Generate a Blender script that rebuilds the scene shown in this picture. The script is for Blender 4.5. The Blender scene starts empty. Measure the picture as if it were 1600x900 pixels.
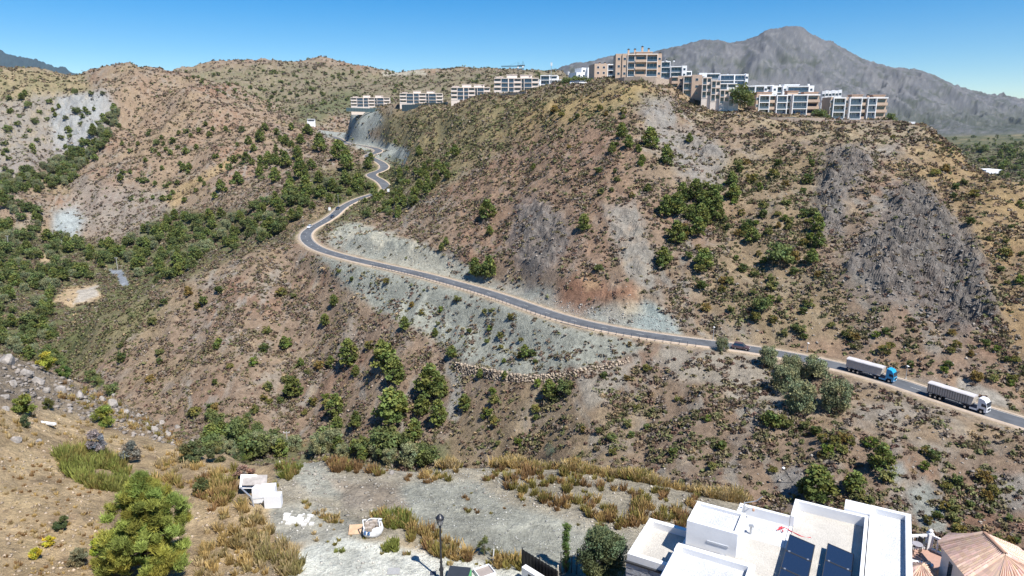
import bpy, math, random
import numpy as np
from mathutils import Vector, Matrix

# ------------------------------------------------------------------ camera, sky, sun, exposure
F = 1067.0
PITCH = math.atan(260.0 / F)
CZ = 100.0
scn = bpy.context.scene
cam_d = bpy.data.cameras.new("camera")
cam = bpy.data.objects.new("camera", cam_d)
scn.collection.objects.link(cam)
cam.location = (0, 0, CZ)
cam.rotation_euler = (math.pi / 2 - PITCH, 0, 0)
cam_d.sensor_width = 36.0
cam_d.lens = 36.0 * F / 1600.0
cam_d.clip_start = 0.5
cam_d.clip_end = 40000
scn.camera = cam

SUN_AZ = math.radians(138)     # measured clockwise from the view direction (+Y)
SUN_EL = math.radians(56)
world = bpy.data.worlds.new("World")
scn.world = world
world.use_nodes = True
wn = world.node_tree.nodes
sky = wn.new('ShaderNodeTexSky')
sky.sky_type = 'NISHITA'
sky.sun_disc = False
sky.sun_elevation = SUN_EL
sky.sun_rotation = SUN_AZ
sky.altitude = 1200
sky.air_density = 1.0
sky.dust_density = 0.0
sky.ozone_density = 4.0
bg = wn['Background']
bg.inputs[1].default_value = 0.078
hs = wn.new('ShaderNodeHueSaturation')
hs.inputs['Saturation'].default_value = 1.5
world.node_tree.links.new(sky.outputs[0], hs.inputs['Color'])
world.node_tree.links.new(hs.outputs[0], bg.inputs[0])

sun_d = bpy.data.lights.new("sun", 'SUN')
sun_d.energy = 4.6
sun_d.angle = math.radians(0.5)
sun_d.color = (1.0, 0.955, 0.88)
sun = bpy.data.objects.new("sun", sun_d)
scn.collection.objects.link(sun)
sv = Vector((math.sin(SUN_AZ) * math.cos(SUN_EL), math.cos(SUN_AZ) * math.cos(SUN_EL), math.sin(SUN_EL)))
sun.rotation_euler = sv.to_track_quat('Z', 'Y').to_euler()
sun.location = (0, 0, 300)
scn.view_settings.view_transform = 'Standard'
scn.view_settings.look = 'None'
scn.view_settings.gamma = 1
scn.view_settings.exposure = 0.8
try:
    scn.view_settings.use_curve_mapping = False
except Exception:
    pass
try:
    scn.cycles.volume_bounces = 0
    scn.cycles.max_bounces = 5
    scn.cycles.diffuse_bounces = 2
    scn.cycles.transparent_max_bounces = 8
except Exception:
    pass

# ------------------------------------------------------------------ maths helpers
SP, CP = math.sin(PITCH), math.cos(PITCH)
def ut(px, py):
    """photograph pixel (1600x900) -> horizontal and vertical slope of its sight line"""
    x = (np.asarray(px, float) - 800) / F
    y = (450 - np.asarray(py, float)) / F
    k = CP + y * SP
    return x / k, (y * CP - SP) / k
def pix(u, t):
    k = CP - t * SP          # depth per unit Y
    x = u / k
    y = (t * CP + SP) / k
    return 800 + x * F, 450 - y * F

_rs = np.random.RandomState(7)
_perm = _rs.permutation(512).astype(np.int32)
_perm = np.concatenate([_perm, _perm])
_ang = _rs.rand(512) * 2 * np.pi
_gx, _gy = np.cos(_ang).astype(np.float32), np.sin(_ang).astype(np.float32)
def perlin(x, y, seed=0):
    x = x + seed * 17.31; y = y - seed * 9.17
    xi = np.floor(x); yi = np.floor(y)
    fx = (x - xi).astype(np.float32); fy = (y - yi).astype(np.float32)
    xi = xi.astype(np.int64) & 511; yi = yi.astype(np.int64) & 511
    sx = fx * fx * fx * (fx * (fx * 6 - 15) + 10); sy = fy * fy * fy * (fy * (fy * 6 - 15) + 10)
    x1 = (xi + 1) & 511; y1 = (yi + 1) & 511
    a = _perm[_perm[xi] + yi]; b = _perm[_perm[x1] + yi]; c = _perm[_perm[xi] + y1]; d = _perm[_perm[x1] + y1]
    na = _gx[a] * fx + _gy[a] * fy
    nb = _gx[b] * (fx - 1) + _gy[b] * fy
    nc = _gx[c] * fx + _gy[c] * (fy - 1)
    nd = _gx[d] * (fx - 1) + _gy[d] * (fy - 1)
    return (na + (nb - na) * sx) * (1 - sy) + (nc + (nd - nc) * sx) * sy    # about -0.7..0.7
def fbm(x, y, L, octs=4, seed=0, gain=0.5):
    s = 0; a = 1.0; n = 0
    for i in range(octs):
        s = s + a * perlin(x / L, y / L, seed + i * 3)
        n += a; a *= gain; L = L / 2.03
    return s / n * 1.6
def ridged(x, y, L, octs=4, seed=0, gain=.5):
    s = 0; a = 1.0; n = 0
    for i in range(octs):
        s = s + a * (1 - np.abs(perlin(x / L, y / L, seed + i * 5)) * 2.6)
        n += a; a *= gain; L = L / 2.1
    return s / n
def sst(a, b, x):
    k = np.clip((x - a) / (b - a), 0, 1)
    return k * k * (3 - 2 * k)
def poly_mask(PX, PY, poly, soft):
    """1 inside the polygon, fading over soft on both sides of its outline"""
    poly = np.array(poly, float)
    x0, y0 = poly.min(0) - soft; x1, y1 = poly.max(0) + soft
    out = np.zeros(PX.shape, np.float32)
    sel = (PX > x0) & (PX < x1) & (PY > y0) & (PY < y1)
    if not sel.any():
        return out
    X = PX[sel]; Y = PY[sel]
    inside = np.zeros(X.shape, bool); d2 = np.full(X.shape, 1e12)
    n = len(poly)
    for i in range(n):
        ax, ay = poly[i]; bx, by = poly[(i + 1) % n]
        cr = (ay > Y) != (by > Y)
        if ay != by:
            inside ^= cr & (X < (bx - ax) * (Y - ay) / (by - ay) + ax)
        ex, ey = bx - ax, by - ay
        k = np.clip(((X - ax) * ex + (Y - ay) * ey) / (ex * ex + ey * ey + 1e-9), 0, 1)
        d2 = np.minimum(d2, (X - ax - k * ex) ** 2 + (Y - ay - k * ey) ** 2)
    d = np.sqrt(d2) * np.where(inside, 1, -1)
    out[sel] = sst(-soft, soft, d)
    return out

# ------------------------------------------------------------------ the relief, from control points
CPT = []
def P(px, py, Y):
    CPT.append((px, py, Y))
def Z(px, Y, z):
    """a point hidden from the camera, given by its height"""
    t = z / Y
    py = pix(0, t)[1]
    CPT.append((px, float(py), Y))
def LINE(px0, py0, Y0, px1, py1, Y1, n=6, bulge=0.0):
    t0 = ut(px0, py0)[1]; t1 = ut(px1, py1)[1]
    for i in range(n + 1):
        k = i / n
        Y = Y0 + (Y1 - Y0) * k
        z = t0 * Y0 + (t1 * Y1 - t0 * Y0) * k + bulge * 4 * k * (1 - k)
        py = pix(0, z / Y)[1]
        CPT.append((px0 + (px1 - px0) * k, float(py), Y))
def SLOPE(px, py0, Y0, s, pys):
    """a hillside falling towards the camera by s per metre below (py0, Y0)"""
    z0 = float(ut(px, py0)[1]) * Y0
    P(px, py0, Y0)
    for py in pys:
        t = float(ut(px, py)[1])
        d = (z0 - t * Y0) / (s - t)
        P(px, py, Y0 - d)

# road centre line: photograph pixel and height relative to the camera
ROAD = [(1760, 712, -60), (1680, 686, -59.5), (1600, 661, -59), (1536, 643, -59), (1490, 628, -59), (1440, 611, -58.8), (1390, 593, -58.6),
        (1340, 579, -58.5), (1290, 567, -58.4), (1230, 555, -58.3), (1160, 543, -58.1), (1100, 536, -58), (1030, 527, -58), (960, 516, -58), (900, 503, -58), (850, 488, -58),
        (800, 470, -58), (750, 454, -58), (700, 440, -58), (650, 427, -58), (600, 416, -58), (560, 407, -58),
        (525, 398, -58.5), (495, 388, -59), (480, 377, -58.5), (477, 367, -58), (486, 357, -57.6), (505, 347, -57),
        (522, 336, -56), (535, 324, -54), (560, 311, -51.5), (585, 303, -49.5), (605, 296, -48)]
ROAD2 = [(605, 296, -48), (600, 284, -43.5), (578, 275, -41), (586, 269, -40), (606, 265, -38.5), (600, 255, -34), (576, 246, -30), (573, 243, -29), (592, 237, -27), (583, 231, -25.2), (558, 227, -23.2),
         (537, 223, -21.7), (527, 216, -19), (505, 210, -15)]
def roadpts(lst):
    out = []
    for px, py, z in lst:
        u, t = ut(px, py)
        Y = z / float(t) if abs(t) > 0.012 else 930
        out.append((float(u) * Y, Y, z))
    return out
R1 = roadpts(ROAD)
R2 = roadpts(ROAD2)
R2 += [(-238, 850, -13), (-262, 890, -9), (-290, 930, -4), (-318, 980, 2)]
def spline(pts, step=2.0):
    P_ = [np.array(p, float) for p in pts]
    P_ = [2 * P_[0] - P_[1]] + P_ + [2 * P_[-1] - P_[-2]]
    out = []
    for i in range(1, len(P_) - 2):
        a, b, c, d = P_[i - 1:i + 3]
        n = max(2, int(np.linalg.norm(c - b) / step))
        for j in range(n):
            t = j / n
            out.append(0.5 * ((2 * b) + (-a + c) * t + (2 * a - 5 * b + 4 * c - d) * t * t + (-a + 3 * b - 3 * c + d) * t ** 3))
    out.append(P_[-2])
    return np.array(out)
def smooth(a, n):
    for _ in range(n):
        b = a.copy(); b[1:-1] = (a[:-2] + a[1:-1] * 2 + a[2:]) / 4; a = b
    return a
RC1 = smooth(spline(R1), 20)
RC2 = smooth(spline(R2, 4.0), 10)
for r in (R1[::1], R2):
    for X, Y, z in r:
        CPT.append((float(pix(X / Y, z / Y)[0]), float(pix(X / Y, z / Y)[1]), Y))

# below the road, towards the camera
SLOPE(400, 385, 325, .40, (430, 480, 530, 580, 630, 680, 700))
SLOPE(350, 405, 318, .40, (460, 520, 580, 640, 690))
SLOPE(300, 430, 312, .40, (480, 530, 580, 630, 680))
SLOPE(250, 455, 308, .40, (500, 550, 600, 650))
SLOPE(200, 478, 302, .38, (520, 570, 620, 650))
SLOPE(150, 505, 300, .36, (540, 590))
SLOPE(450, 385, 330, .42, (430, 480, 530, 580, 630, 690))
SLOPE(520, 410, 300, .45, (460, 520, 580, 640, 700))
SLOPE(600, 426, 268, .46, (470, 520, 580, 640, 700))
SLOPE(700, 450, 244, .47, (490, 530, 580, 640, 700))
SLOPE(800, 481, 216, .47, (520, 560, 600, 650, 700))
SLOPE(900, 515, 190, .45, (560, 600, 650, 700, 715))
SLOPE(1000, 533, 179, .42, (570, 610, 650, 700, 725))
SLOPE(1100, 546, 171, .26, (570, 600)); SLOPE(1100, 600, 152, .45, (640, 690, 740))
SLOPE(1200, 560, 163, .15, (600, 640)); SLOPE(1200, 645, 137, .5, (690, 740, 760))
SLOPE(1300, 582, 154, .15, (630, 680)); SLOPE(1300, 685, 125, .5, (730, 780))
SLOPE(1400, 612, 141.5, .18, (650, 690)); SLOPE(1400, 695, 121, .38, (740, 790, 830))
SLOPE(1500, 648, 129, .3, (700, 760, 850))
SLOPE(1600, 676, 121, .3, (730, 790, 880))
SLOPE(1720, 712, 112, .3, (760, 830, 900))
# above the road, up to the ridge
LINE(530, 372, 345, 560, 345, 385, 2); P(600, 308, 440); P(570, 325, 420)
LINE(600, 404, 284, 610, 310, 435, 4, 3)
LINE(650, 416, 268, 655, 171, 640, 8, 4)
LINE(610, 310, 435, 625, 262, 535, 3); P(640, 240, 552); P(625, 235, 602); P(625, 205, 648); P(625, 188, 670); P(615, 172, 692); P(640, 171.5, 668); P(670, 169, 625); P(600, 171.5, 708); P(600, 228, 668); P(600, 200, 690); P(560, 222, 690); P(560, 200, 730)
P(640, 200, 625); P(680, 200, 550); P(660, 225, 550); P(700, 220, 480); P(655, 250, 505); P(685, 262, 455); P(610, 190, 680); P(585, 190, 715)
LINE(700, 428, 256, 705, 166, 520, 8, 5)
LINE(800, 458, 228, 800, 150, 430, 8, 5)
LINE(900, 492, 201, 900, 139, 370, 8, 6)
LINE(1000, 514, 189, 998, 129, 343, 8, 5)
LINE(1100, 525, 181, 1100, 168, 325, 8, 2)
LINE(1200, 538, 173, 1200, 192, 305, 8, 0)
LINE(1300, 555, 166, 1300, 196, 300, 8, 4)
LINE(1400, 580, 156, 1400, 200, 290, 8, 5)
LINE(1500, 608, 146, 1490, 236, 268, 7, 3)
LINE(1600, 638, 137, 1600, 292, 232, 6, 2)
LINE(1720, 672, 124, 1720, 360, 205, 5, 1)
P(1050, 140, 345); P(950, 132, 350); P(860, 143, 390); P(750, 158, 470); P(1440, 204, 285); P(1150, 184, 315)
P(575, 171.5, 745); P(550, 178, 790); P(530, 186, 820); P(520, 205, 790)
# plateau on the ridge, ground behind the buildings
for px, Y, z in ((575, 800, 8), (655, 740, 8), (735, 600, 14), (805, 500, 18), (860, 450, 17), (900, 430, 20), (1000, 390, 19), (1000, 430, 14), (1100, 360, 9), (1100, 420, 14),
                 (1200, 345, 1), (1200, 400, 8), (1300, 335, 0), (1300, 390, 2), (1400, 325, -3), (1400, 370, -8), (1150, 480, 5), (1300, 470, -15),
                 (1460, 330, -22), (1500, 330, -32), (1500, 420, -52), (1600, 290, -42), (1600, 400, -58), (1720, 260, -48), (1720, 400, -60),
                 (700, 800, -10), (800, 700, -10), (900, 600, -5), (1000, 600, -20), (1100, 650, -35), (1200, 650, -45), (1300, 650, -50), (1400, 600, -55),
                 (600, 850, -14), (700, 1000, -10), (850, 1000, -30), (1000, 1000, -60)):
    Z(px, Y, z)
for px in (1000, 1100, 1200, 1300, 1400, 1500, 1600, 1720, 1900):
    for Y, z in ((900, -60), (1500, -62), (2600, -60), (4200, -45)):
        Z(px, Y, z)
# front terrace, its edge and the fall behind it
for px in (440, 520, 600, 700, 800, 900, 1000):
    e = {440: 716, 520: 712, 600: 728, 700: 722, 800: 716, 900: 722, 1000: 736}[px]
    for py in (960, 900, 840, 790, 750, e + 3):
        P(px, py, 22.0 / -float(ut(px, py)[1]))
    Ye = 22.0 / -float(ut(px, e)[1])
    te = float(ut(px, e)[1])
    for dY in (6, 18, 40, 75):
        Z(px, Ye + dY, te * (Ye + dY) - 2.2 - dY * .05)
    if px < 850:
        Z(px, 160, te * 160 - 11)
for px, Y, z in ((1100, 28, -22.5), (1100, 36, -22.3), (1150, 39, -23), (1100, 46, -28), (1100, 65, -41), (1100, 90, -57), (1100, 118, -68),
                 (1200, 26, -24), (1200, 36, -24), (1200, 45, -30), (1200, 65, -44), (1200, 90, -59), (1200, 112, -70),
                 (1300, 26, -25), (1300, 36, -26), (1300, 48, -34), (1300, 68, -48), (1300, 90, -60), (1400, 26, -26), (1400, 36, -28), (1400, 50, -37), (1400, 70, -50), (1400, 92, -63),
                 (1500, 25, -27), (1500, 34, -28), (1500, 50, -38), (1500, 68, -51), (1500, 86, -62), (1600, 25, -27), (1600, 34, -28), (1600, 50, -39), (1600, 68, -52), (1600, 82, -62),
                 (1750, 25, -27), (1750, 40, -32), (1750, 70, -54)):
    Z(px, Y, z)
# left foreground slope
for px, l in ((-150, ((900, 24), (780, 29), (680, 34), (580, 40), (500, 46))),
              (0, ((900, 27), (800, 32), (700, 38), (630, 44), (590, 49), (552, 56))),
              (60, ((900, 27.4), (800, 32.5), (700, 40), (640, 47), (578, 60))),
              (120, ((900, 28), (800, 33), (700, 42), (650, 49), (603, 62))),
              (200, ((900, 29), (800, 34.5), (700, 45), (645, 61))),
              (270, ((900, 29.4), (800, 35), (720, 43.5), (682, 58))),
              (350, ((900, 29.7), (800, 35.4), (740, 41), (708, 48)))):
    for py, Y in l:
        P(px, py, Y)
for px, l in ((-150, ((52, -22), (80, -50), (140, -92), (250, -112))), (0, ((66, -28), (95, -55), (150, -92), (230, -108))),
              (120, ((72, -34), (100, -56), (150, -88), (220, -108))), (200, ((72, -36), (100, -55), (150, -84), (210, -106))),
              (270, ((68, -36), (95, -53), (140, -78), (195, -105))), (350, ((56, -31), (80, -46), (120, -68), (180, -100)))):
    for Y, z in l:
        Z(px, Y, z)
# left valley and the far left hill
for px, l in ((-250, ((560, 300), (450, 400), (400, 480), (340, 570), (280, 650), (220, 740), (165, 820), (125, 880))),
              (-100, ((560, 300), (450, 400), (400, 480), (340, 570), (280, 650), (220, 740), (165, 820), (115, 890))),
              (0, ((550, 290), (500, 340), (450, 400), (400, 480), (340, 570), (280, 650), (220, 740), (165, 820), (114, 900))),
              (50, ((565, 290), (500, 345), (450, 405), (400, 480), (340, 575), (280, 655), (220, 745), (165, 820), (112, 900))),
              (100, ((575, 292), (520, 335), (480, 375), (430, 440), (380, 530), (330, 620), (270, 690), (215, 765), (165, 830), (122, 890))),
              (150, ((460, 400), (430, 450), (390, 520), (330, 610), (270, 670), (215, 745), (165, 825), (118, 900))),
              (200, ((437, 435), (400, 490), (350, 560), (290, 640), (230, 730), (170, 820), (110, 915))),
              (240, ((420, 440), (380, 505), (330, 580), (270, 665), (210, 750), (150, 850), (110, 920))),
              (300, ((410, 425), (380, 480), (330, 560), (270, 650), (210, 740), (160, 830), (126, 920))),
              (350, ((395, 430), (350, 500), (300, 575), (250, 660), (200, 760), (165, 860), (140, 940))),
              (400, ((378, 420), (340, 480), (290, 570), (240, 670), (200, 780), (175, 900), (160, 980))),
              (450, ((362, 400), (330, 455), (290, 540), (250, 640), (215, 760), (190, 890), (184, 970))),
              (500, ((310, 462), (280, 530), (250, 610), (225, 720)))):
    for py, Y in l:
        P(px, py, Y)
for px, Y, z in ((100, 360, -106), (200, 350, -103), (300, 355, -95), (400, 365, -80), (450, 370, -66),
                 (-100, 1000, 45), (0, 1000, 40), (100, 1000, 40), (200, 1020, 45), (300, 1030, 40), (400, 1080, 5)):
    Z(px, Y, z)
# hills behind
for px, py in ((160, 140), (220, 125), (270, 114), (340, 106), (405, 95), (440, 101), (475, 99), (510, 94), (560, 106), (600, 114), (660, 113), (700, 111), (760, 108), (800, 107), (850, 110), (880, 116)):
    P(px, py, 1500 if px < 620 else 1450)
for px, l in ((340, ((130, 1300),)), (420, ((165, 1120), (135, 1280))), (480, ((178, 1050), (150, 1200), (120, 1350))), (540, ((188, 1000), (165, 1120), (135, 1300))),
              (620, ((170, 1050), (140, 1200))), (720, ((150, 1100), (130, 1250))), (820, ((145, 1100), (125, 1250)))):
    for py, Y in l:
        P(px, py, Y)
for px, Y, z in ((0, 1500, 60), (100, 1500, 60), (200, 1900, 20), (400, 1900, 60), (600, 1900, 60), (800, 1900, 30), (950, 1600, -40), (200, 3500, 0), (500, 3500, 0), (800, 3500, -20),
                 (-300, 1500, 80), (-300, 3500, 50)):
    Z(px, Y, z)
# far mountain and the blue one at the left edge
for px, py in ((800, 140), (840, 128), (870, 110), (905, 98), (950, 92), (1010, 85), (1050, 74), (1090, 68), (1120, 62), (1160, 65), (1200, 52), (1243, 41), (1262, 52), (1290, 66), (1330, 85), (1400, 107), (1430, 111),
               (1500, 138), (1560, 157), (1600, 166), (1680, 178), (1800, 188)):
    P(px, py, 5600)
for px, l in ((950, ((150, 4900),)), (1050, ((160, 4500), (120, 5000))), (1150, ((190, 4300), (150, 4700), (110, 5100))), (1243, ((196, 4200), (150, 4650), (100, 5150), (62, 5450))),
              (1330, ((198, 4300), (160, 4700), (120, 5200))), (1430, ((200, 4300), (165, 4800), (135, 5200))), (1520, ((203, 4400), (178, 4850))), (1600, ((206, 4500), (188, 5000)))):
    for py, Y in l:
        P(px, py, Y)
for px in (900, 1100, 1243, 1400, 1600):
    Z(px, 7000, 150); Z(px, 9200, 0)
for px, py in ((-300, 60), (-150, 66), (-60, 74), (0, 82), (30, 91), (60, 99), (95, 110), (130, 128)):
    P(px, py, 7600)
Z(-100, 5200, 60); Z(60, 5200, 60); Z(200, 7600, 60); Z(400, 7600, 0); Z(600, 7600, 0); Z(-100, 9300, 300); Z(-300, 5200, 100)

cp = np.array(CPT, float)
cu, ct = ut(cp[:, 0], cp[:, 1])
cv = np.log(cp[:, 2])
SV = 0.62
keep = []
for i in range(len(cu)):                     # drop near-duplicates that would fight each other
    ok = True
    for j in keep:
        if abs(cu[i] - cu[j]) < .006 and abs(cv[i] - cv[j]) < .012:
            ok = False; break
    if ok:
        keep.append(i)
cu, ct, cv = cu[keep], ct[keep], cv[keep]
c2 = 0.006 ** 2
def kern(du, dv):
    return np.sqrt(du * du + (SV * dv) ** 2 + c2)
Amat = kern(cu[:, None] - cu[None], cv[:, None] - cv[None])
n = len(cu)
Amat[np.arange(n), np.arange(n)] -= 0.002    # slight smoothing
Q = np.stack([np.ones(n), cu, cv], 1)
M = np.block([[Amat, Q], [Q.T, np.zeros((3, 3))]])
W = np.linalg.solve(M, np.concatenate([ct, np.zeros(3)]))

# grid over (u, ln Y)
ud = np.arange(-0.83, 0.8301, 0.0017)
side = 0.83 + np.cumsum(0.003 * 1.045 ** np.arange(58))
US = np.concatenate([-side[::-1], ud, side]).astype(np.float32)
segs = [(11, 28, .010), (28, 62, .0042), (62, 120, .012), (120, 460, .0028), (460, 1000, .0042), (1000, 1900, .006), (1900, 4000, .03), (4000, 6200, .006), (6200, 9600, .012)]
VS = []
for a, b, d in segs:
    k = int(math.log(b / a) / d)
    VS += list(np.linspace(math.log(a), math.log(b), k, endpoint=False))
VS.append(math.log(9600))
VS = np.array(VS, np.float32)
NU, NV = len(US), len(VS)
T = np.zeros((NV, NU), np.float32)
cu32, cv32, w32 = cu.astype(np.float32), cv.astype(np.float32), W.astype(np.float32)
du2 = (US[:, None] - cu32[None]) ** 2
for i in range(NV):
    dv2 = (SV * (VS[i] - cv32)) ** 2 + c2
    T[i] = np.sqrt(du2 + dv2[None]) @ w32[:n] + w32[n] + w32[n + 1] * US + w32[n + 2] * VS[i]
YG = np.exp(VS)[:, None] * np.ones((1, NU), np.float32)
XG = US[None] * YG
ZG = T * YG

# ---- fine relief
def road_dist(X, Y, RC, maxd):
    """distance to a centre line and its height there"""
    D = np.full(X.shape, 1e6, np.float32); H = np.zeros(X.shape, np.float32)
    x0, y0 = RC[:, 0].min() - maxd, RC[:, 1].min() - maxd
    x1, y1 = RC[:, 0].max() + maxd, RC[:, 1].max() + maxd
    sel = (X > x0) & (X < x1) & (Y > y0) & (Y < y1)
    xs = X[sel]; ys = Y[sel]
    d = np.full(xs.shape, 1e12); h = np.zeros(xs.shape)
    for k in range(len(RC) - 1):
        a, b = RC[k], RC[k + 1]
        m = (np.abs(xs - a[0]) < maxd) & (np.abs(ys - a[1]) < maxd)
        if not m.any():
            continue
        e = b - a
        q = np.clip(((xs[m] - a[0]) * e[0] + (ys[m] - a[1]) * e[1]) / (e[0] ** 2 + e[1] ** 2), 0, 1)
        dd = (xs[m] - a[0] - q * e[0]) ** 2 + (ys[m] - a[1] - q * e[1]) ** 2
        hh = a[2] + q * e[2]
        dm = d[m]; hm = h[m]
        better = dd < dm
        dm[better] = dd[better]; hm[better] = hh[better]
        d[m] = dm; h[m] = hm
    D[sel] = np.sqrt(d); H[sel] = h
    return D, H
RD1, RH1 = road_dist(XG, YG, RC1, 26)
RD2, RH2 = road_dist(XG, YG, RC2, 26)
RD = np.minimum(RD1, RD2)
PXG, PYG = pix(XG / YG, ZG / YG)
PXG = PXG.astype(np.float32); PYG = PYG.astype(np.float32)

ROCKS = [  # (polygon in the photograph, near and far limit, strength of the relief)
    ([(1300, 232), (1345, 232), (1362, 262), (1330, 300), (1318, 380), (1272, 350), (1262, 300)], 150, 330, 3.0),
    ([(1385, 300), (1440, 285), (1475, 330), (1520, 375), (1550, 440), (1555, 500), (1500, 520), (1460, 505), (1440, 480), (1380, 480), (1320, 440), (1320, 390), (1370, 350)], 130, 330, 3.2),
    ([(808, 330), (840, 320), (880, 345), (890, 380), (870, 420), (820, 440), (800, 400)], 180, 400, 2.6),
    ([(1000, 150), (1050, 150), (1060, 200), (1120, 215), (1140, 250), (1130, 290), (1080, 270), (1045, 240), (1020, 200)], 180, 400, 1.8),
    ([(935, 470), (1000, 440), (1040, 480), (1060, 520), (1000, 515), (940, 505)], 150, 260, 1.6),
    ([(0, 185), (60, 160), (150, 140), (175, 160), (160, 215), (110, 240), (60, 230), (0, 240)], 500, 1000, 6.0),
    ([(85, 330), (120, 320), (140, 345), (110, 380), (80, 378)], 400, 800, 4.0),
    ([(950, 330), (1010, 340), (1030, 430), (1000, 440), (960, 400)], 180, 400, 1.6),
    ([(760, 435), (860, 445), (930, 480), (920, 500), (840, 470), (770, 450)], 180, 300, 1.4),
    ([(520, 355), (560, 350), (700, 405), (760, 440), (680, 428), (560, 395), (510, 380)], 220, 400, 1.6),
    ([(0, 552), (60, 580), (130, 610), (240, 650), (320, 690), (280, 700), (200, 668), (120, 640), (0, 600)], 38, 75, 0.9),
]
fade = sst(6, 16, RD)
near = YG < 58
ZD = np.zeros_like(ZG)
for L, a, s in ((60, 1.8, 1), (26, 1.1, 2), (11, .6, 3), (4.5, .30, 4), (2.1, .14, 5)):
    w = sst(3.0, 6.0, YG / L)
    ZD += w * a * perlin(XG / L, YG / L, s) * 1.4
# gullies running down the hillsides
gl = ridged(XG + 12 * perlin(XG / 40, YG / 40, 9), YG * 0.45, 34, 3, 11)
ZD += (gl - 0.3) * 3.4 * sst(130, 190, YG) * (1 - sst(500, 700, YG))
w = sst(450, 620, YG) * (1 - sst(1900, 3500, YG)) * (1 - .88 * sst(440, 520, PXG) * (1 - sst(880, 1000, YG)))
ZD += w * (ridged(XG, YG, 190, 4, 21) - .4) * (16 + 12 * (PXG < 440)) + w * perlin(XG / 70, YG / 70, 22) * 7
w = sst(3800, 4600, YG)
wx = XG + 160 * perlin(XG / 500, YG / 500, 31); wy = YG + 160 * perlin(XG / 500, YG / 500, 33)
ZD += w * (1 - .6 * np.exp(-((YG - 5600) / 260) ** 2)) * ((ridged(wx, wy * .55, 620, 6, 41, .58) - .5) * 125 + (ridged(wx, wy * .6, 200, 5, 45, .6) - .4) * 55)
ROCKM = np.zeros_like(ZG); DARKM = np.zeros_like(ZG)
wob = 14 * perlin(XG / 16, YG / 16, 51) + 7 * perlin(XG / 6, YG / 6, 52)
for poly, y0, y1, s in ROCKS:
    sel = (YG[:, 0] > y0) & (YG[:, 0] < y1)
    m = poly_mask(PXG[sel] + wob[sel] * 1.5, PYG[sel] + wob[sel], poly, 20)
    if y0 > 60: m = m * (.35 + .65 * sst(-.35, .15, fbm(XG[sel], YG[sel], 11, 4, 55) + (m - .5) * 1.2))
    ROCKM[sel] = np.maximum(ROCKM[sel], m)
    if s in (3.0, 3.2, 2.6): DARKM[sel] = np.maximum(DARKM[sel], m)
    L = 13 if y0 > 100 else 2.0
    if y0 > 390: L = 26
    x, y = XG[sel], YG[sel]
    xr = x * .8 + y * .6 + 2 * perlin(x / L, y / L, 61); yr = -x * .6 + y * .8
    r = .45 * ridged(xr * 1.6, yr * .5, L, 5, 63, .6) + .95 * ridged(x + 3 * perlin(x / 9, y / 9, 68), y * .6, L * 2.0, 5, 67, .62) - .3
    ZD[sel] += m * (r - .3) * s * 2.6
ZG += ZD * fade * np.where(near, .35, 1.0)
# small roughness close by
w = 1 - sst(62, 90, YG)
ZG += w * (perlin(XG / 1.9, YG / 1.9, 71) * .16 + perlin(XG / .7, YG / .7, 72) * .07 + perlin(XG / .28, YG / .28, 73) * .03)
# road bed
for D, H, half in ((RD1, RH1, 4.2), (RD2, RH2, 5.0)):
    b = 1 - sst(half, half + 9, D)
    ZG = ZG * (1 - b) + (H - 0.06) * b
# flat foreground paving and building plots
def flatten(cx, cy, z, rx, ry, rot=0, soft=2.0):
    global ZG
    c, s = math.cos(rot), math.sin(rot)
    dx = XG - cx; dy = YG - cy
    a = np.abs(dx * c + dy * s) - rx; b = np.abs(-dx * s + dy * c) - ry
    d = np.maximum(a, b)
    k = 1 - sst(0, soft, d)
    ZG = ZG * (1 - k) + z * k
flatten(-3.0, 24, -22.0, 7.5, 7.2, 0, 3.0)
ZG = ZG.astype(np.float32)
# ------------------------------------------------------------------ lookups on the finished relief
def gz(X, Y):
    """ground height (relative to the camera) under world X, Y"""
    X = np.asarray(X, float); Y = np.asarray(Y, float)
    u = X / Y; v = np.log(Y)
    fi = np.interp(u, US, np.arange(NU)); fj = np.interp(v, VS, np.arange(NV))
    i = np.clip(fi.astype(int), 0, NU - 2); j = np.clip(fj.astype(int), 0, NV - 2)
    a = fi - i; b = fj - j
    return (ZG[j, i] * (1 - a) * (1 - b) + ZG[j, i + 1] * a * (1 - b) + ZG[j + 1, i] * (1 - a) * b + ZG[j + 1, i + 1] * a * b)
TG = ZG / YG
YV = np.exp(VS)
def hit(px, py, ymin=14):
    """first ground point seen at a photograph pixel, in camera-relative coordinates"""
    u, t = ut(px, py); u = float(u); t = float(t)
    f = float(np.interp(u, US, np.arange(NU))); i = min(int(f), NU - 2); a = f - i
    col = TG[:, i] * (1 - a) + TG[:, i + 1] * a
    j = np.nonzero((col >= t) & (YV > ymin))[0]
    if len(j) == 0:
        return None
    j = j[0]
    if j > 0 and col[j] != col[j - 1]:
        k = (t - col[j - 1]) / (col[j] - col[j - 1]); k = min(max(k, 0), 1)
        Y = YV[j - 1] + (YV[j] - YV[j - 1]) * k
    else:
        Y = YV[j]
    return (u * Y, Y, float(gz(u * Y, Y)))
VIS = TG >= np.maximum.accumulate(np.concatenate([np.full((1, NU), -9, np.float32), TG[:-1]]), 0) - 0.002

PXG, PYG = pix(XG / YG, TG)
PXG = PXG.astype(np.float32); PYG = PYG.astype(np.float32)
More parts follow.
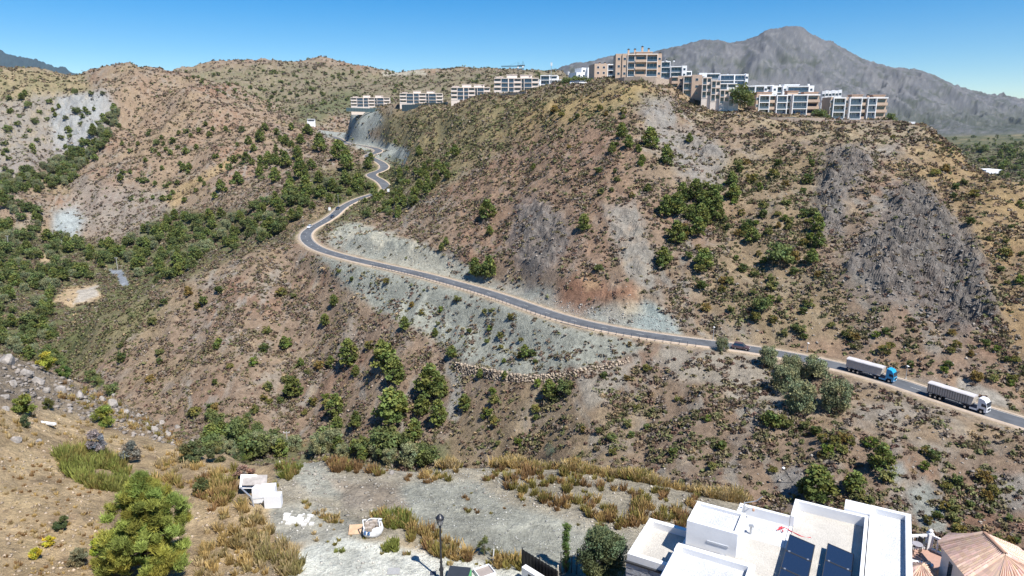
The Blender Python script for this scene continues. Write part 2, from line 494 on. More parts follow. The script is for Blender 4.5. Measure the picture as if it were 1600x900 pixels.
# ------------------------------------------------------------------ mesh and material helpers
col = scn.collection
def link(name, verts, quads=None, tris=None, mat=None, colors=None, smooth=False, mats=None, midx=None):
    """one mesh from arrays: verts (n,3), quads (m,4), colors per vertex (n,3)"""
    me = bpy.data.meshes.new(name)
    verts = np.asarray(verts, np.float32)
    me.vertices.add(len(verts)); me.vertices.foreach_set('co', verts.ravel())
    fs = []; 
    nq = 0 if quads is None else len(quads); nt = 0 if tris is None else len(tris)
    idx = np.concatenate([np.asarray(quads, np.int32).ravel() if nq else np.zeros(0, np.int32), np.asarray(tris, np.int32).ravel() if nt else np.zeros(0, np.int32)])
    tot = np.concatenate([np.full(nq, 4, np.int32), np.full(nt, 3, np.int32)])
    st = np.concatenate([[0], np.cumsum(tot)[:-1]]).astype(np.int32)
    me.loops.add(len(idx)); me.loops.foreach_set('vertex_index', idx)
    me.polygons.add(len(tot)); me.polygons.foreach_set('loop_start', st)
    try:
        me.polygons.foreach_set('loop_total', tot)
    except Exception:
        pass
    if smooth:
        me.polygons.foreach_set('use_smooth', np.ones(len(tot), bool))
    if mats:
        for m in mats: me.materials.append(m)
        if midx is not None:
            me.polygons.foreach_set('material_index', np.asarray(midx, np.int32))
    elif mat:
        me.materials.append(mat)
    me.update(calc_edges=True)
    if colors is not None:
        ca = me.color_attributes.new('tint', 'FLOAT_COLOR', 'POINT')
        c = np.ones((len(verts), 4), np.float32); c[:, :3] = colors
        ca.data.foreach_set('color', c.ravel())
    return me
def add(name, me, loc=(0, 0, 0), parent=None, label=None, cat=None, group=None, kind=None, rot=0.0, scale=None):
    o = bpy.data.objects.new(name, me)
    col.objects.link(o)
    if parent is not None:
        o.parent = parent
    o.location = loc
    o.rotation_euler = (0, 0, rot) if not isinstance(rot, (tuple, list)) else rot
    if scale is not None:
        o.scale = scale if isinstance(scale, (tuple, list)) else (scale,) * 3
    if label: o['label'] = label
    if cat: o['category'] = cat
    if group: o['group'] = group
    if kind: o['kind'] = kind
    return o
def dup(root, loc=None, rot=None, label=None, group=None):
    r = root.copy(); col.objects.link(r)
    if loc is not None: r.location = loc
    if rot is not None: r.rotation_euler = (0, 0, rot)
    if label: r['label'] = label
    if group: r['group'] = group
    for ch in list(root.children):
        c = ch.copy(); col.objects.link(c); c.parent = r
        for g in list(ch.children):
            d = g.copy(); col.objects.link(d); d.parent = c
    return r
def W3(p):
    return (p[0], p[1], p[2] + CZ)

class MB:
    """collects boxes, prisms, tubes into one mesh"""
    def __init__(s): s.v = []; s.f = []
    def box(s, x0, x1, y0, y1, z0, z1, rot=0, cx=0, cy=0):
        b = len(s.v)
        for z in (z0, z1):
            for x, y in ((x0, y0), (x1, y0), (x1, y1), (x0, y1)):
                s.v.append((x, y, z))
        s.f += [(b, b + 3, b + 2, b + 1), (b + 4, b + 5, b + 6, b + 7), (b, b + 1, b + 5, b + 4), (b + 1, b + 2, b + 6, b + 5), (b + 2, b + 3, b + 7, b + 6), (b + 3, b, b + 4, b + 7)]
        return s
    def prism(s, pts, z0, z1):
        b = len(s.v); n = len(pts)
        for z in (z0, z1):
            for x, y in pts: s.v.append((x, y, z))
        s.f.append(tuple(b + i for i in reversed(range(n)))); s.f.append(tuple(b + n + i for i in range(n)))
        for i in range(n):
            j = (i + 1) % n
            s.f.append((b + i, b + j, b + n + j, b + n + i))
        return s
    def sideprism(s, pts, y0, y1):
        """outline in x,z swept along y"""
        b = len(s.v); n = len(pts)
        for y in (y0, y1):
            for x, z in pts: s.v.append((x, y, z))
        s.f.append(tuple(b + i for i in range(n))); s.f.append(tuple(b + n + i for i in reversed(range(n))))
        for i in range(n):
            j = (i + 1) % n
            s.f.append((b + j, b + i, b + n + i, b + n + j))
        return s
    def hexa(s, P8):
        b = len(s.v); s.v += [tuple(p) for p in P8]
        s.f += [(b, b + 3, b + 2, b + 1), (b + 4, b + 5, b + 6, b + 7), (b, b + 1, b + 5, b + 4), (b + 1, b + 2, b + 6, b + 5), (b + 2, b + 3, b + 7, b + 6), (b + 3, b, b + 4, b + 7)]
        return s
    def tube(s, p0, p1, r0, r1=None, n=8):
        if r1 is None: r1 = r0
        p0 = Vector(p0); p1 = Vector(p1); d = (p1 - p0).normalized()
        a = d.orthogonal().normalized(); c = d.cross(a)
        b = len(s.v)
        for p, r in ((p0, r0), (p1, r1)):
            for i in range(n):
                t = 2 * math.pi * i / n
                s.v.append(tuple(p + a * (r * math.cos(t)) + c * (r * math.sin(t))))
        for i in range(n):
            j = (i + 1) % n
            s.f.append((b + i, b + j, b + n + j, b + n + i))
        s.f.append(tuple(b + i for i in reversed(range(n)))); s.f.append(tuple(b + n + i for i in range(n)))
        return s
    def lathe(s, prof, cx=0, cy=0, n=12):
        b = len(s.v); m = len(prof)
        for r, z in prof:
            for i in range(n):
                t = 2 * math.pi * i / n
                s.v.append((cx + r * math.cos(t), cy + r * math.sin(t), z))
        for k in range(m - 1):
            for i in range(n):
                j = (i + 1) % n
                s.f.append((b + k * n + i, b + k * n + j, b + (k + 1) * n + j, b + (k + 1) * n + i))
        s.f.append(tuple(b + i for i in reversed(range(n)))); s.f.append(tuple(b + (m - 1) * n + i for i in range(n)))
        return s
    def mesh(s, name, mat, smooth=False, bevel=0.0):
        me = bpy.data.meshes.new(name)
        me.from_pydata(s.v, [], s.f)
        if mat: me.materials.append(mat)
        if bevel > 0:
            import bmesh
            bm = bmesh.new(); bm.from_mesh(me)
            bmesh.ops.bevel(bm, geom=bm.edges[:], offset=bevel, segments=2, affect='EDGES', profile=.5)
            bm.to_mesh(me); bm.free()
        if smooth:
            for p in me.polygons: p.use_smooth = True
        me.update()
        return me
    def part(s, name, mat, parent=None, loc=(0, 0, 0), smooth=False, bevel=0.0, **k):
        return add(name, s.mesh(name, mat, smooth, bevel), loc, parent, **k)

MATS = {}
def nmat(name):
    m = bpy.data.materials.new(name); m.use_nodes = True
    nt = m.node_tree
    b = nt.nodes['Principled BSDF']
    MATS[name] = m
    return m, nt, b
def N(nt, t, **k):
    n_ = nt.nodes.new(t)
    for a, v in k.items():
        setattr(n_, a, v)
    return n_
def plain(name, c, rough=.7, metal=0, noise=.12, scale=3.0, spec=.3, bump=0.0):
    """a paint or plaster with uneven tone and gloss"""
    m, nt, b = nmat(name)
    tc = N(nt, 'ShaderNodeTexCoord')
    no = N(nt, 'ShaderNodeTexNoise'); no.inputs['Scale'].default_value = scale; no.inputs['Detail'].default_value = 6; no.inputs['Roughness'].default_value = .65
    nt.links.new(tc.outputs['Object'], no.inputs['Vector'])
    mr = N(nt, 'ShaderNodeMapRange'); mr.inputs[1].default_value = .3; mr.inputs[2].default_value = .7
    mr.inputs[3].default_value = 1 - noise; mr.inputs[4].default_value = 1 + noise * .6
    nt.links.new(no.outputs[0], mr.inputs[0])
    mx = N(nt, 'ShaderNodeVectorMath', operation='SCALE'); mx.inputs[0].default_value = c
    nt.links.new(mr.outputs[0], mx.inputs['Scale'])
    nt.links.new(mx.outputs[0], b.inputs['Base Color'])
    b.inputs['Roughness'].default_value = rough; b.inputs['Metallic'].default_value = metal
    b.inputs['Specular IOR Level'].default_value = spec
    if bump:
        bu = N(nt, 'ShaderNodeBump'); bu.inputs['Strength'].default_value = bump; bu.inputs['Distance'].default_value = .05
        n2 = N(nt, 'ShaderNodeTexNoise'); n2.inputs['Scale'].default_value = scale * 8; n2.inputs['Detail'].default_value = 5
        nt.links.new(tc.outputs['Object'], n2.inputs['Vector'])
        nt.links.new(n2.outputs[0], bu.inputs['Height']); nt.links.new(bu.outputs[0], b.inputs['Normal'])
    return m
def leafmat(name, trans=.25):
    m, nt, b = nmat(name)
    at = N(nt, 'ShaderNodeAttribute', attribute_name='tint')
    oi = N(nt, 'ShaderNodeObjectInfo')
    mr = N(nt, 'ShaderNodeMapRange'); mr.inputs[3].default_value = .82; mr.inputs[4].default_value = 1.18
    nt.links.new(oi.outputs['Random'], mr.inputs[0])
    mx = N(nt, 'ShaderNodeVectorMath', operation='SCALE')
    nt.links.new(at.outputs['Color'], mx.inputs[0]); nt.links.new(mr.outputs[0], mx.inputs['Scale'])
    nt.links.new(mx.outputs[0], b.inputs['Base Color'])
    b.inputs['Roughness'].default_value = .75; b.inputs['Specular IOR Level'].default_value = .2
    tr = N(nt, 'ShaderNodeBsdfTranslucent'); nt.links.new(mx.outputs[0], tr.inputs[0])
    ms = N(nt, 'ShaderNodeMixShader'); ms.inputs[0].default_value = trans
    out = nt.nodes['Material Output']
    nt.links.new(b.outputs[0], ms.inputs[1]); nt.links.new(tr.outputs[0], ms.inputs[2]); nt.links.new(ms.outputs[0], out.inputs[0])
    return m
LEAF = leafmat('leaf_tint', .3)
SCRUBM = leafmat('scrub_tint', .15)
# ------------------------------------------------------------------ ground colours (albedo of soil, scree and rock, dark cliffs with painted shade) per vertex
wob = 10 * perlin(XG / 13, YG / 13, 81) + 6 * perlin(XG / 5, YG / 5, 82)
wobf = np.where(YG > 420, 5 * perlin(XG / 40, YG / 40, 83), wob)
wobf = np.where(YG < 62, 14 * perlin(XG / 3.2, YG / 3.2, 84) + 8 * perlin(XG / 1.1, YG / 1.1, 85), wobf)
QX = PXG + wobf; QY = PYG + wobf[::-1, ::-1] * .6
C3 = np.zeros(ZG.shape + (3,), np.float32)
SHD = np.zeros(ZG.shape, np.float32)       # scrub density
def mix(mask, c, k=1.0):
    m = (mask * k)[..., None]
    C3[:] = C3 * (1 - m) + np.array(c, np.float32) * m
def rows(a, b):
    return ((YG > a) & (YG < b)).astype(np.float32)
n60 = fbm(XG, YG, 55, 4, 91); n12 = fbm(XG, YG, 12, 4, 92); n4 = fbm(XG, YG, 4, 3, 93); n25 = fbm(XG, YG, 24, 3, 94)
C3[:] = (.25, .185, .14)
mix(sst(.05, .5, n60), (.24, .145, .105))
mix(sst(.0, .45, -n60), (.265, .205, .135), .8)
mix(sst(.1, .5, n12), (.255, .215, .185), .8)
mix(sst(.15, .55, -n12), (.20, .145, .11), .7)
st = ridged(XG * 1.4 + 3 * perlin(XG / 9, YG / 9, 96), YG * .55, 15, 4, 97)
mix(sst(.55, .85, st) * sst(-.4, .3, n60 + n25), (.275, .26, .24), .75)
mix(sst(.1, .5, n25 * .6 + n4 * .6), (.30, .235, .16), .5)
SHD[:] = .62 + .35 * n12
GR = np.full(ZG.shape, .11, np.float32)
PATCHES = []
def Zn(poly, c, soft=8, k=1.0, y0=60, y1=1e5, dens=None, dk=1.0, tex=0.0, c2_=None):
    sel = (YG[:, 0] > y0) & (YG[:, 0] < y1)
    m = poly_mask(QX[sel], QY[sel], poly, soft) * k
    if tex:
        m = m * (1 - tex * sst(-.15, .35, n4[sel] * .7 + n12[sel] * .5))
    cc = np.array(c, np.float32)
    if c2_ is not None:
        q = sst(-.3, .4, n12[sel])[..., None]
        cc = cc * (1 - q) + np.array(c2_, np.float32) * q
    C3[sel] = C3[sel] * (1 - m[..., None]) + cc * m[..., None]
    if dens is not None:
        SHD[sel] = SHD[sel] * (1 - m * dk) + dens * m * dk
OL = (.175, .165, .085); GOLD = (.37, .265, .135); SCR = (.33, .34, .305); LT = (.42, .40, .36); GREY = (.17, .165, .165); RED = (.25, .135, .09)
# left far hill
Zn([(-200, 90), (130, 115), (160, 160), (120, 210), (0, 260), (-200, 260)], (.21, .19, .11), 14, .8, 420, 1100, .9, c2_=(.30, .24, .15))
Zn([(-200, 180), (60, 150), (170, 140), (185, 165), (165, 215), (130, 255), (60, 260), (30, 300), (-200, 320)], (.27, .245, .235), 10, .85, 420, 1100, .35, tex=.5)
Zn([(90, 150), (165, 142), (178, 165), (160, 195), (125, 240), (85, 235), (80, 190)], (.31, .32, .335), 8, .9, 420, 1100, .12, tex=.35)
Zn([(85, 332), (120, 322), (138, 345), (112, 380), (78, 380)], (.33, .37, .39), 10, .9, 400, 900, .06)
Zn([(110, 280), (250, 300), (300, 340), (230, 370), (140, 370), (120, 330)], (.27, .235, .21), 14, .7, 400, 900, .4)
Zn([(200, 115), (330, 150), (420, 190), (430, 210), (250, 280), (180, 240), (190, 160)], (.285, .205, .145), 14, .5, 420, 1200, .8)
Zn([(255, 310), (300, 280), (350, 250), (380, 235), (360, 260), (300, 300), (270, 330)], GOLD, 4, .6, 420, 1000, .2)
# back hills
Zn([(270, 112), (450, 100), (470, 180), (430, 190), (340, 150)], (.155, .155, .095), 12, .75, 1000, 2000, .7, c2_=(.24, .2, .15))
Zn([(440, 95), (620, 112), (900, 105), (900, 170), (640, 165), (560, 185), (470, 195), (460, 140)], (.20, .17, .13), 10, .8, 1000, 2200, .6, c2_=(.15, .15, .09))
Zn([(598, 108), (660, 108), (670, 116), (600, 116)], (.36, .33, .28), 2, .9, 1100, 2200)
Zn([(470, 165), (560, 140), (570, 160), (500, 190), (460, 195)], (.10, .12, .06), 8, .7, 900, 1800)
# mid hill, ground on its west flank
Zn([(590, 180), (740, 155), (900, 138), (1000, 122), (1040, 150), (960, 180), (850, 205), (760, 250), (700, 290), (640, 310), (560, 330), (600, 250)], (.24, .20, .105), 16, .75, 220, 900, .75, c2_=(.17, .155, .08))
Zn([(840, 160), (1000, 125), (1030, 140), (960, 165), (900, 190), (780, 215)], (.33, .24, .125), 10, .7, 220, 900, .5)
Zn([(530, 178), (590, 172), (600, 190), (575, 215), (610, 225), (655, 235), (648, 258), (600, 262), (585, 245), (550, 228), (495, 207)], (.31, .33, .315), 4, .95, 500, 900, .1, c2_=(.24, .255, .25))
Zn([(820, 200), (980, 180), (1000, 300), (960, 420), (820, 430), (740, 380), (700, 300)], (.27, .165, .115), 24, .45, 150, 600)
Zn([(1000, 150), (1050, 150), (1060, 200), (1120, 215), (1140, 250), (1130, 300), (1080, 290), (1045, 250), (1010, 200)], (.26, .25, .245), 12, .8, 150, 500, .3, tex=.4)
Zn([(940, 320), (990, 320), (1010, 360), (1025, 430), (1040, 470), (1000, 450), (970, 400)], (.27, .265, .25), 10, .7, 150, 500, .2, tex=.4)
Zn([(808, 320), (840, 312), (885, 345), (892, 385), (860, 420), (815, 430), (800, 380)], (.15, .14, .135), 16, .7, 180, 500, .2, tex=.5)
Zn([(735, 435), (860, 450), (940, 478), (1010, 470), (1060, 505), (1065, 535), (960, 512), (850, 484), (750, 450)], (.35, .335, .30), 12, .85, 140, 400, .12, c2_=(.28, .31, .30))
Zn([(985, 470), (1030, 478), (1062, 510), (1060, 530), (995, 512)], (.30, .35, .35), 12, .85, 140, 400, .05)
Zn([(960, 455), (1000, 455), (1005, 490), (975, 495)], (.42, .35, .26), 13, .75, 140, 400, .05)
Zn([(875, 440), (925, 424), (960, 448), (985, 445), (1000, 470), (940, 470), (905, 492), (872, 478)], RED, 14, .9, 140, 400, .1)
Zn([(905, 434), (935, 432), (940, 448), (915, 455)], (.40, .27, .17), 8, .8, 140, 400, .05)
Zn([(518, 355), (545, 345), (600, 360), (660, 382), (720, 408), (775, 438), (740, 447), (650, 424), (560, 400), (512, 380)], (.31, .32, .29), 5, .9, 200, 480, .1, c2_=(.40, .385, .33))
# scree under the road
Zn([(495, 400), (560, 412), (640, 432), (720, 452), (800, 480), (900, 514), (985, 532), (1015, 545), (950, 562), (880, 580), (820, 590), (760, 575), (712, 562), (680, 525), (630, 505), (590, 485), (545, 452)],
   SCR, 8, .95, 120, 380, .30, c2_=(.29, .30, .27))
Zn([(700, 575), (722, 575), (722, 640), (712, 662), (700, 655)], (.32, .315, .30), 5, .8, 100, 300, .1)
Zn([(1030, 545), (1160, 552), (1230, 575), (1220, 640), (1180, 670), (1150, 640), (1120, 600), (1040, 590)], (.33, .30, .26), 8, .75, 100, 300, .25)
Zn([(900, 585), (960, 570), (1000, 560), (960, 620), (920, 640)], (.31, .30, .275), 8, .6, 100, 300, .3)
Zn([(1290, 590), (1450, 620), (1600, 670), (1600, 700), (1450, 690), (1330, 680), (1240, 660)], (.34, .25, .165), 10, .6, 80, 300, .35, c2_=(.30, .27, .24))
Zn([(1205, 740), (1245, 725), (1300, 790), (1240, 800)], (.26, .25, .245), 8, .8, 60, 300, .15)
Zn([(1420, 760), (1450, 755), (1485, 800), (1470, 835), (1440, 830)], (.30, .315, .30), 6, .9, 60, 300, .1)
Zn([(1385, 725), (1410, 720), (1420, 745), (1395, 755)], (.30, .31, .30), 5, .9, 60, 300, .1)
Zn([(1550, 745), (1620, 735), (1620, 800), (1560, 800)], (.29, .30, .29), 8, .6, 60, 300, .3)
# right rocks and slope
Zn([(1300, 228), (1345, 228), (1364, 262), (1332, 300), (1318, 380), (1262, 360), (1255, 310)], (.215, .20, .185), 16, .6, 130, 340, .3, tex=.5)
Zn([(1385, 300), (1440, 285), (1475, 330), (1520, 375), (1550, 440), (1558, 500), (1500, 530), (1450, 510), (1430, 480), (1370, 480), (1315, 440), (1318, 390), (1365, 350)], (.215, .20, .185), 18, .6, 120, 340, .3, tex=.5)
Zn([(1330, 190), (1450, 200), (1470, 240), (1420, 262), (1360, 235)], (.30, .285, .27), 8, .6, 150, 340, .4, tex=.5)
Zn([(1440, 205), (1480, 222), (1620, 300), (1660, 460), (1620, 640), (1570, 560), (1560, 450), (1500, 350), (1450, 290), (1380, 262)], (.33, .235, .12), 16, .7, 100, 420, .55, c2_=(.27, .19, .11))
Zn([(1040, 130), (1440, 205), (1380, 230), (1290, 225), (1200, 200), (1090, 185)], (.33, .26, .16), 8, .5, 200, 420, .5)
Zn([(1230, 555), (1330, 560), (1480, 600), (1600, 640), (1600, 600), (1500, 560), (1360, 530), (1230, 530)], (.30, .20, .145), 10, .55, 100, 300, .2)
Zn([(1500, 590), (1560, 610), (1590, 640), (1540, 632), (1500, 612)], (.38, .36, .33), 5, .8, 100, 300, .1)
Zn([(1130, 250), (1300, 240), (1260, 400), (1350, 520), (1200, 530), (1090, 480), (1120, 380)], (.27, .21, .13), 18, .5, 140, 400, .8)
# left spur and valley
Zn([(130, 500), (250, 455), (260, 480), (160, 560), (110, 600), (80, 560)], OL, 12, .7, 200, 420, .9)
Zn([(-200, 300), (80, 370), (190, 385), (260, 330), (420, 330), (480, 270), (620, 250), (640, 285), (560, 340), (470, 372), (380, 392), (260, 448), (150, 500), (100, 590), (-200, 600)], (.10, .115, .05), 12, .85, 220, 800, .9)
Zn([(440, 330), (470, 320), (520, 315), (500, 345), (450, 372)], (.28, .2, .14), 6, .7, 300, 600, .4)
Zn([(105, 450), (150, 443), (160, 465), (110, 480), (85, 468)], (.44, .33, .22), 4, .9, 330, 520, 0)
Zn([(120, 455), (152, 445), (152, 462), (118, 474)], (.40, .37, .34), 3, .9, 330, 520, 0)
Zn([(60, 400), (80, 400), (80, 412), (62, 412)], (.42, .32, .22), 3, .9, 330, 560, 0)
Zn([(170, 421), (192, 421), (201, 446), (186, 446), (182, 432)], (.22, .24, .28), 1.5, 1, 380, 480, 0)
Zn([(330, 690), (700, 690), (700, 735), (330, 735)], (.10, .12, .055), 12, .7, 100, 240, .9)
# plain and mountains
far = sst(560, 800, YG) * (PXG > 980)
mix(far, (.115, .115, .07), 1.0)
mix(far * sst(.1, .4, fbm(XG, YG, 160, 4, 101)), (.27, .21, .13), .6)
mix(far * sst(.1, .3, -fbm(XG, YG, 90, 4, 102)), (.05, .065, .035), .9)
mt = sst(3300, 4100, YG)
mix(mt, (.10, .103, .115))
mn = fbm(XG, YG, 420, 5, 111); mn2 = fbm(XG, YG, 120, 5, 112, .65); mn3 = ridged(XG, YG, 90, 4, 113, .65)
hh = ZG - 0
mix(mt * sst(.0, .35, mn + .35 * mn2), (.15, .146, .152), .6)
mix(mt * sst(.0, .35, -mn2 - .5 * mn) * (1 - sst(350, 760, hh)), (.06, .068, .052), .85)
mix(mt * sst(.55, .9, mn3), (.21, .205, .21), .45); mix(mt * sst(.25, -.1, mn3), (.06, .064, .066), .5)
mix(mt * (1 - sst(0, 150, hh)) * sst(-.2, .2, mn2), (.05, .06, .04), .8)
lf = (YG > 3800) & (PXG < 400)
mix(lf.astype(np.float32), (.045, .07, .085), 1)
SHD[YG > 1700] = 0
# rock outcrops: bare, jointed; dark cracks and tone also paint in shading
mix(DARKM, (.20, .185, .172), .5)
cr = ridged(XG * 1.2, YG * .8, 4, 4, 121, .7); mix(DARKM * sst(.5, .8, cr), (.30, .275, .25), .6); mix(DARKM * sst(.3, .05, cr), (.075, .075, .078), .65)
SHD *= 1 - .7 * ROCKM
# foreground
fg = (YG < 62).astype(np.float32)
m1 = fbm(XG, YG, 2.6, 4, 131); m2 = fbm(XG, YG, .7, 3, 132)
C3[YG[:, 0] < 62] = (.44, .33, .21)
mix(fg * sst(.0, .5, m1), (.26, .185, .125), .8)
mix(fg * sst(.05, .5, -m1), (.52, .40, .25), .8)
mix(fg * sst(.2, .6, m2), (.20, .15, .11), .5)
def Zf(poly, c, soft=7, k=1.0, **kw):
    Zn(poly, c, soft, k, 10, 62, **kw)
Zf([(-300, 440), (60, 560), (120, 595), (330, 690), (300, 705), (180, 660), (60, 640), (-300, 620)], (.26, .215, .175), 12, .8, c2_=(.19, .165, .145))
Zf([(430, 712), (700, 718), (840, 712), (1010, 730), (1190, 778), (1140, 830), (1000, 860), (960, 930), (760, 930), (640, 850), (520, 840), (420, 800)], (.35, .32, .27), 12, .9, c2_=(.40, .365, .30))
Zf([(600, 770), (650, 752), (740, 752), (800, 790), (900, 815), (985, 835), (960, 905), (800, 905), (740, 860), (660, 830), (630, 800)], (.37, .37, .33), 9, .95)
Zf([(440, 722), (500, 720), (540, 745), (620, 765), (560, 780), (480, 775), (450, 745)], (.37, .365, .325), 8, .9)
Zf([(510, 745), (620, 760), (640, 800), (540, 795)], (.35, .28, .22), 10, .8, c2_=(.27, .24, .22))
Zf([(425, 792), (490, 785), (560, 815), (570, 835), (520, 850), (460, 850), (420, 830)], (.42, .41, .37), 8, .9)
Zf([(430, 905), (450, 875), (480, 852), (530, 838), (600, 848), (650, 862), (705, 868), (770, 882), (830, 892), (900, 960), (400, 960)], (.74, .74, .70), 7, .97, c2_=(.66, .67, .63))
Zf([(330, 905), (430, 870), (440, 905)], (.42, .36, .28), 8, .6)
Zf([(860, 790), (1180, 790), (1180, 840), (980, 850), (900, 830)], (.35, .32, .27), 10, .6)
for poly, v in (([(1040, 240), (1300, 230), (1270, 350), (1330, 430), (1450, 520), (1600, 560), (1600, 640), (1300, 560), (1100, 525), (1040, 470), (1120, 380)], .42),
                ([(700, 600), (1600, 690), (1600, 860), (1400, 860), (1180, 780), (1000, 725), (700, 720)], .38),
                ([(560, 180), (900, 140), (1000, 130), (960, 200), (760, 260), (640, 330), (520, 340)], .5),
                ([(1440, 200), (1620, 300), (1620, 600), (1560, 560), (1500, 350)], .25),
                ([(-50, 90), (140, 120), (120, 250), (-50, 320)], .35), ([(270, 100), (620, 95), (880, 105), (880, 170), (500, 200), (340, 150)], .3),
                ([(60, 560), (200, 440), (260, 480), (160, 600)], .7)):
    GR = np.maximum(GR, poly_mask(QX, QY, poly, 16) * v)
# road shoulders
sh = (1 - sst(4.4, 5.8, RD)) * (YG > 62)
mix(sh, (.40, .32, .235), .85)
SHD *= sst(5.2, 8.0, RD)
C3 *= (1 + .22 * n4)[..., None]
C3 *= np.where((YG > 62) & (YG < 3300), .90, 1.0)[..., None]
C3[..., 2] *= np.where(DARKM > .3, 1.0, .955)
C3 *= (1 - .22 * DARKM)[..., None]  # dark cliffs lowered further, painted shade on top of their own tone
np.clip(C3, .01, .8, out=C3)

# ground mesh
vv = np.stack([XG, YG, ZG + CZ], -1).reshape(-1, 3)
ii = np.arange(NV * NU).reshape(NV, NU)
qd = np.stack([ii[:-1, :-1], ii[:-1, 1:], ii[1:, 1:], ii[1:, :-1]], -1).reshape(-1, 4)
gm, nt, b = nmat('earth')
at = N(nt, 'ShaderNodeAttribute', attribute_name='tint')
geo = N(nt, 'ShaderNodeNewGeometry')
def noise(scale, detail=5, rough=.6):
    o = N(nt, 'ShaderNodeTexNoise'); o.inputs['Scale'].default_value = scale; o.inputs['Detail'].default_value = detail; o.inputs['Roughness'].default_value = rough
    nt.links.new(geo.outputs['Position'], o.inputs['Vector']); return o
def rng(src, a, bb, c, d):
    m_ = N(nt, 'ShaderNodeMapRange'); m_.inputs[1].default_value = a; m_.inputs[2].default_value = bb; m_.inputs[3].default_value = c; m_.inputs[4].default_value = d
    nt.links.new(src, m_.inputs[0]); return m_.outputs[0]
n_a = noise(.7, 8, .75); n_b = noise(5, 4, .7)
f1 = rng(n_a.outputs[0], .32, .68, .62, 1.34); f2 = rng(n_b.outputs[0], .3, .7, .8, 1.2)
ml = N(nt, 'ShaderNodeMath', operation='MULTIPLY'); nt.links.new(f1, ml.inputs[0]); nt.links.new(f2, ml.inputs[1])
sc = N(nt, 'ShaderNodeVectorMath', operation='SCALE'); nt.links.new(at.outputs['Color'], sc.inputs[0]); nt.links.new(ml.outputs[0], sc.inputs['Scale'])
nt.links.new(sc.outputs[0], b.inputs['Base Color'])
b.inputs['Roughness'].default_value = .95; b.inputs['Specular IOR Level'].default_value = .1
bu = N(nt, 'ShaderNodeBump'); bu.inputs['Strength'].default_value = 1.0; bu.inputs['Distance'].default_value = .9
nt.links.new(n_a.outputs[0], bu.inputs['Height'])
bu2 = N(nt, 'ShaderNodeBump'); bu2.inputs['Strength'].default_value = .6; bu2.inputs['Distance'].default_value = .06
nt.links.new(n_b.outputs[0], bu2.inputs['Height']); nt.links.new(bu.outputs[0], bu2.inputs['Normal']); nt.links.new(bu2.outputs[0], b.inputs['Normal'])
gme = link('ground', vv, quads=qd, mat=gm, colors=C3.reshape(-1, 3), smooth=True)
sm_ = np.ones((NV - 1, NU - 1), bool); sm_[(ROCKM[:-1, :-1] > .35) & (YG[:-1, :-1] > 62) & (YG[:-1, :-1] < 400)] = False
gme.polygons.foreach_set('use_smooth', sm_.ravel())
add('ground', gme, kind='structure')

# ------------------------------------------------------------------ roads
def road(name, RC, prof, mat, zoff):
    """sweeps a cross profile [(side, height)] along the centre line"""
    d = np.gradient(RC[:, :2], axis=0); d /= np.linalg.norm(d, axis=1)[:, None]
    nrm = np.stack([d[:, 1], -d[:, 0]], 1)
    m_ = len(prof); V_ = []
    for s_, h_ in prof:
        V_.append(np.stack([RC[:, 0] + nrm[:, 0] * s_, RC[:, 1] + nrm[:, 1] * s_, RC[:, 2] + CZ + zoff + h_], 1))
    V_ = np.stack(V_, 1).reshape(-1, 3); k = len(RC)
    id_ = np.arange(k * m_).reshape(k, m_)
    q = np.stack([id_[:-1, :-1], id_[1:, :-1], id_[1:, 1:], id_[:-1, 1:]], -1).reshape(-1, 4)
    return add(name, link(name, V_, quads=q, mat=mat), kind='structure')
ASPH = plain('asphalt', (.105, .112, .125), .85, noise=.32, scale=.3, spec=.2)
KERB = plain('kerb_concrete', (.46, .37, .29), .9, noise=.2, scale=.8)
WHITE = plain('white_paint', (.78, .78, .77), .6, noise=.08, scale=1.0)
LINEM = plain('road_line_paint', (.55, .55, .53), .7, noise=.3, scale=2)
road('road', RC1, [(-2.9, 0), (0, .05), (2.9, 0)], ASPH, .02)
road('mountain_road', RC2, [(-3.6, 0), (0, .05), (3.6, 0)], ASPH, .03)
for nm_, RCx, a in (('road_kerb', RC1, 2.902), ('mountain_road_kerb', RC2, 3.602)):
    for s_ in (-1, 1):
        pr = [(s_ * a, -.05), (s_ * a, .14), (s_ * (a + .25), .14), (s_ * (a + .3), .06), (s_ * (a + 1.0), .06), (s_ * (a + 1.05), -.3)]
        if s_ > 0: pr = pr[::-1]
        road(nm_, RCx, pr[::-1], KERB, .02)
for s_ in (-2.7, 2.7):
    pr = [(s_ - .07, 0.012), (s_ + .07, 0.012)]
    road('road_edge_line', RC1, pr, LINEM, .03)
k = 0
V_ = []; q_ = []
d_ = np.gradient(RC1[:, :2], axis=0); d_ /= np.linalg.norm(d_, axis=1)[:, None]
for i in range(0, len(RC1) - 2, 5):
    for j in range(2):
        a = RC1[i + j]; dd = d_[i + j]; nn = np.array([dd[1], -dd[0]])
        for s_ in (-.06, .06):
            V_.append((a[0] + nn[0] * s_, a[1] + nn[1] * s_, a[2] + CZ + .084))
    b_ = len(V_) - 4; q_.append((b_, b_ + 2, b_ + 3, b_ + 1))
add('road_centre_line', link('road_centre_line', V_, quads=q_, mat=LINEM), kind='structure')
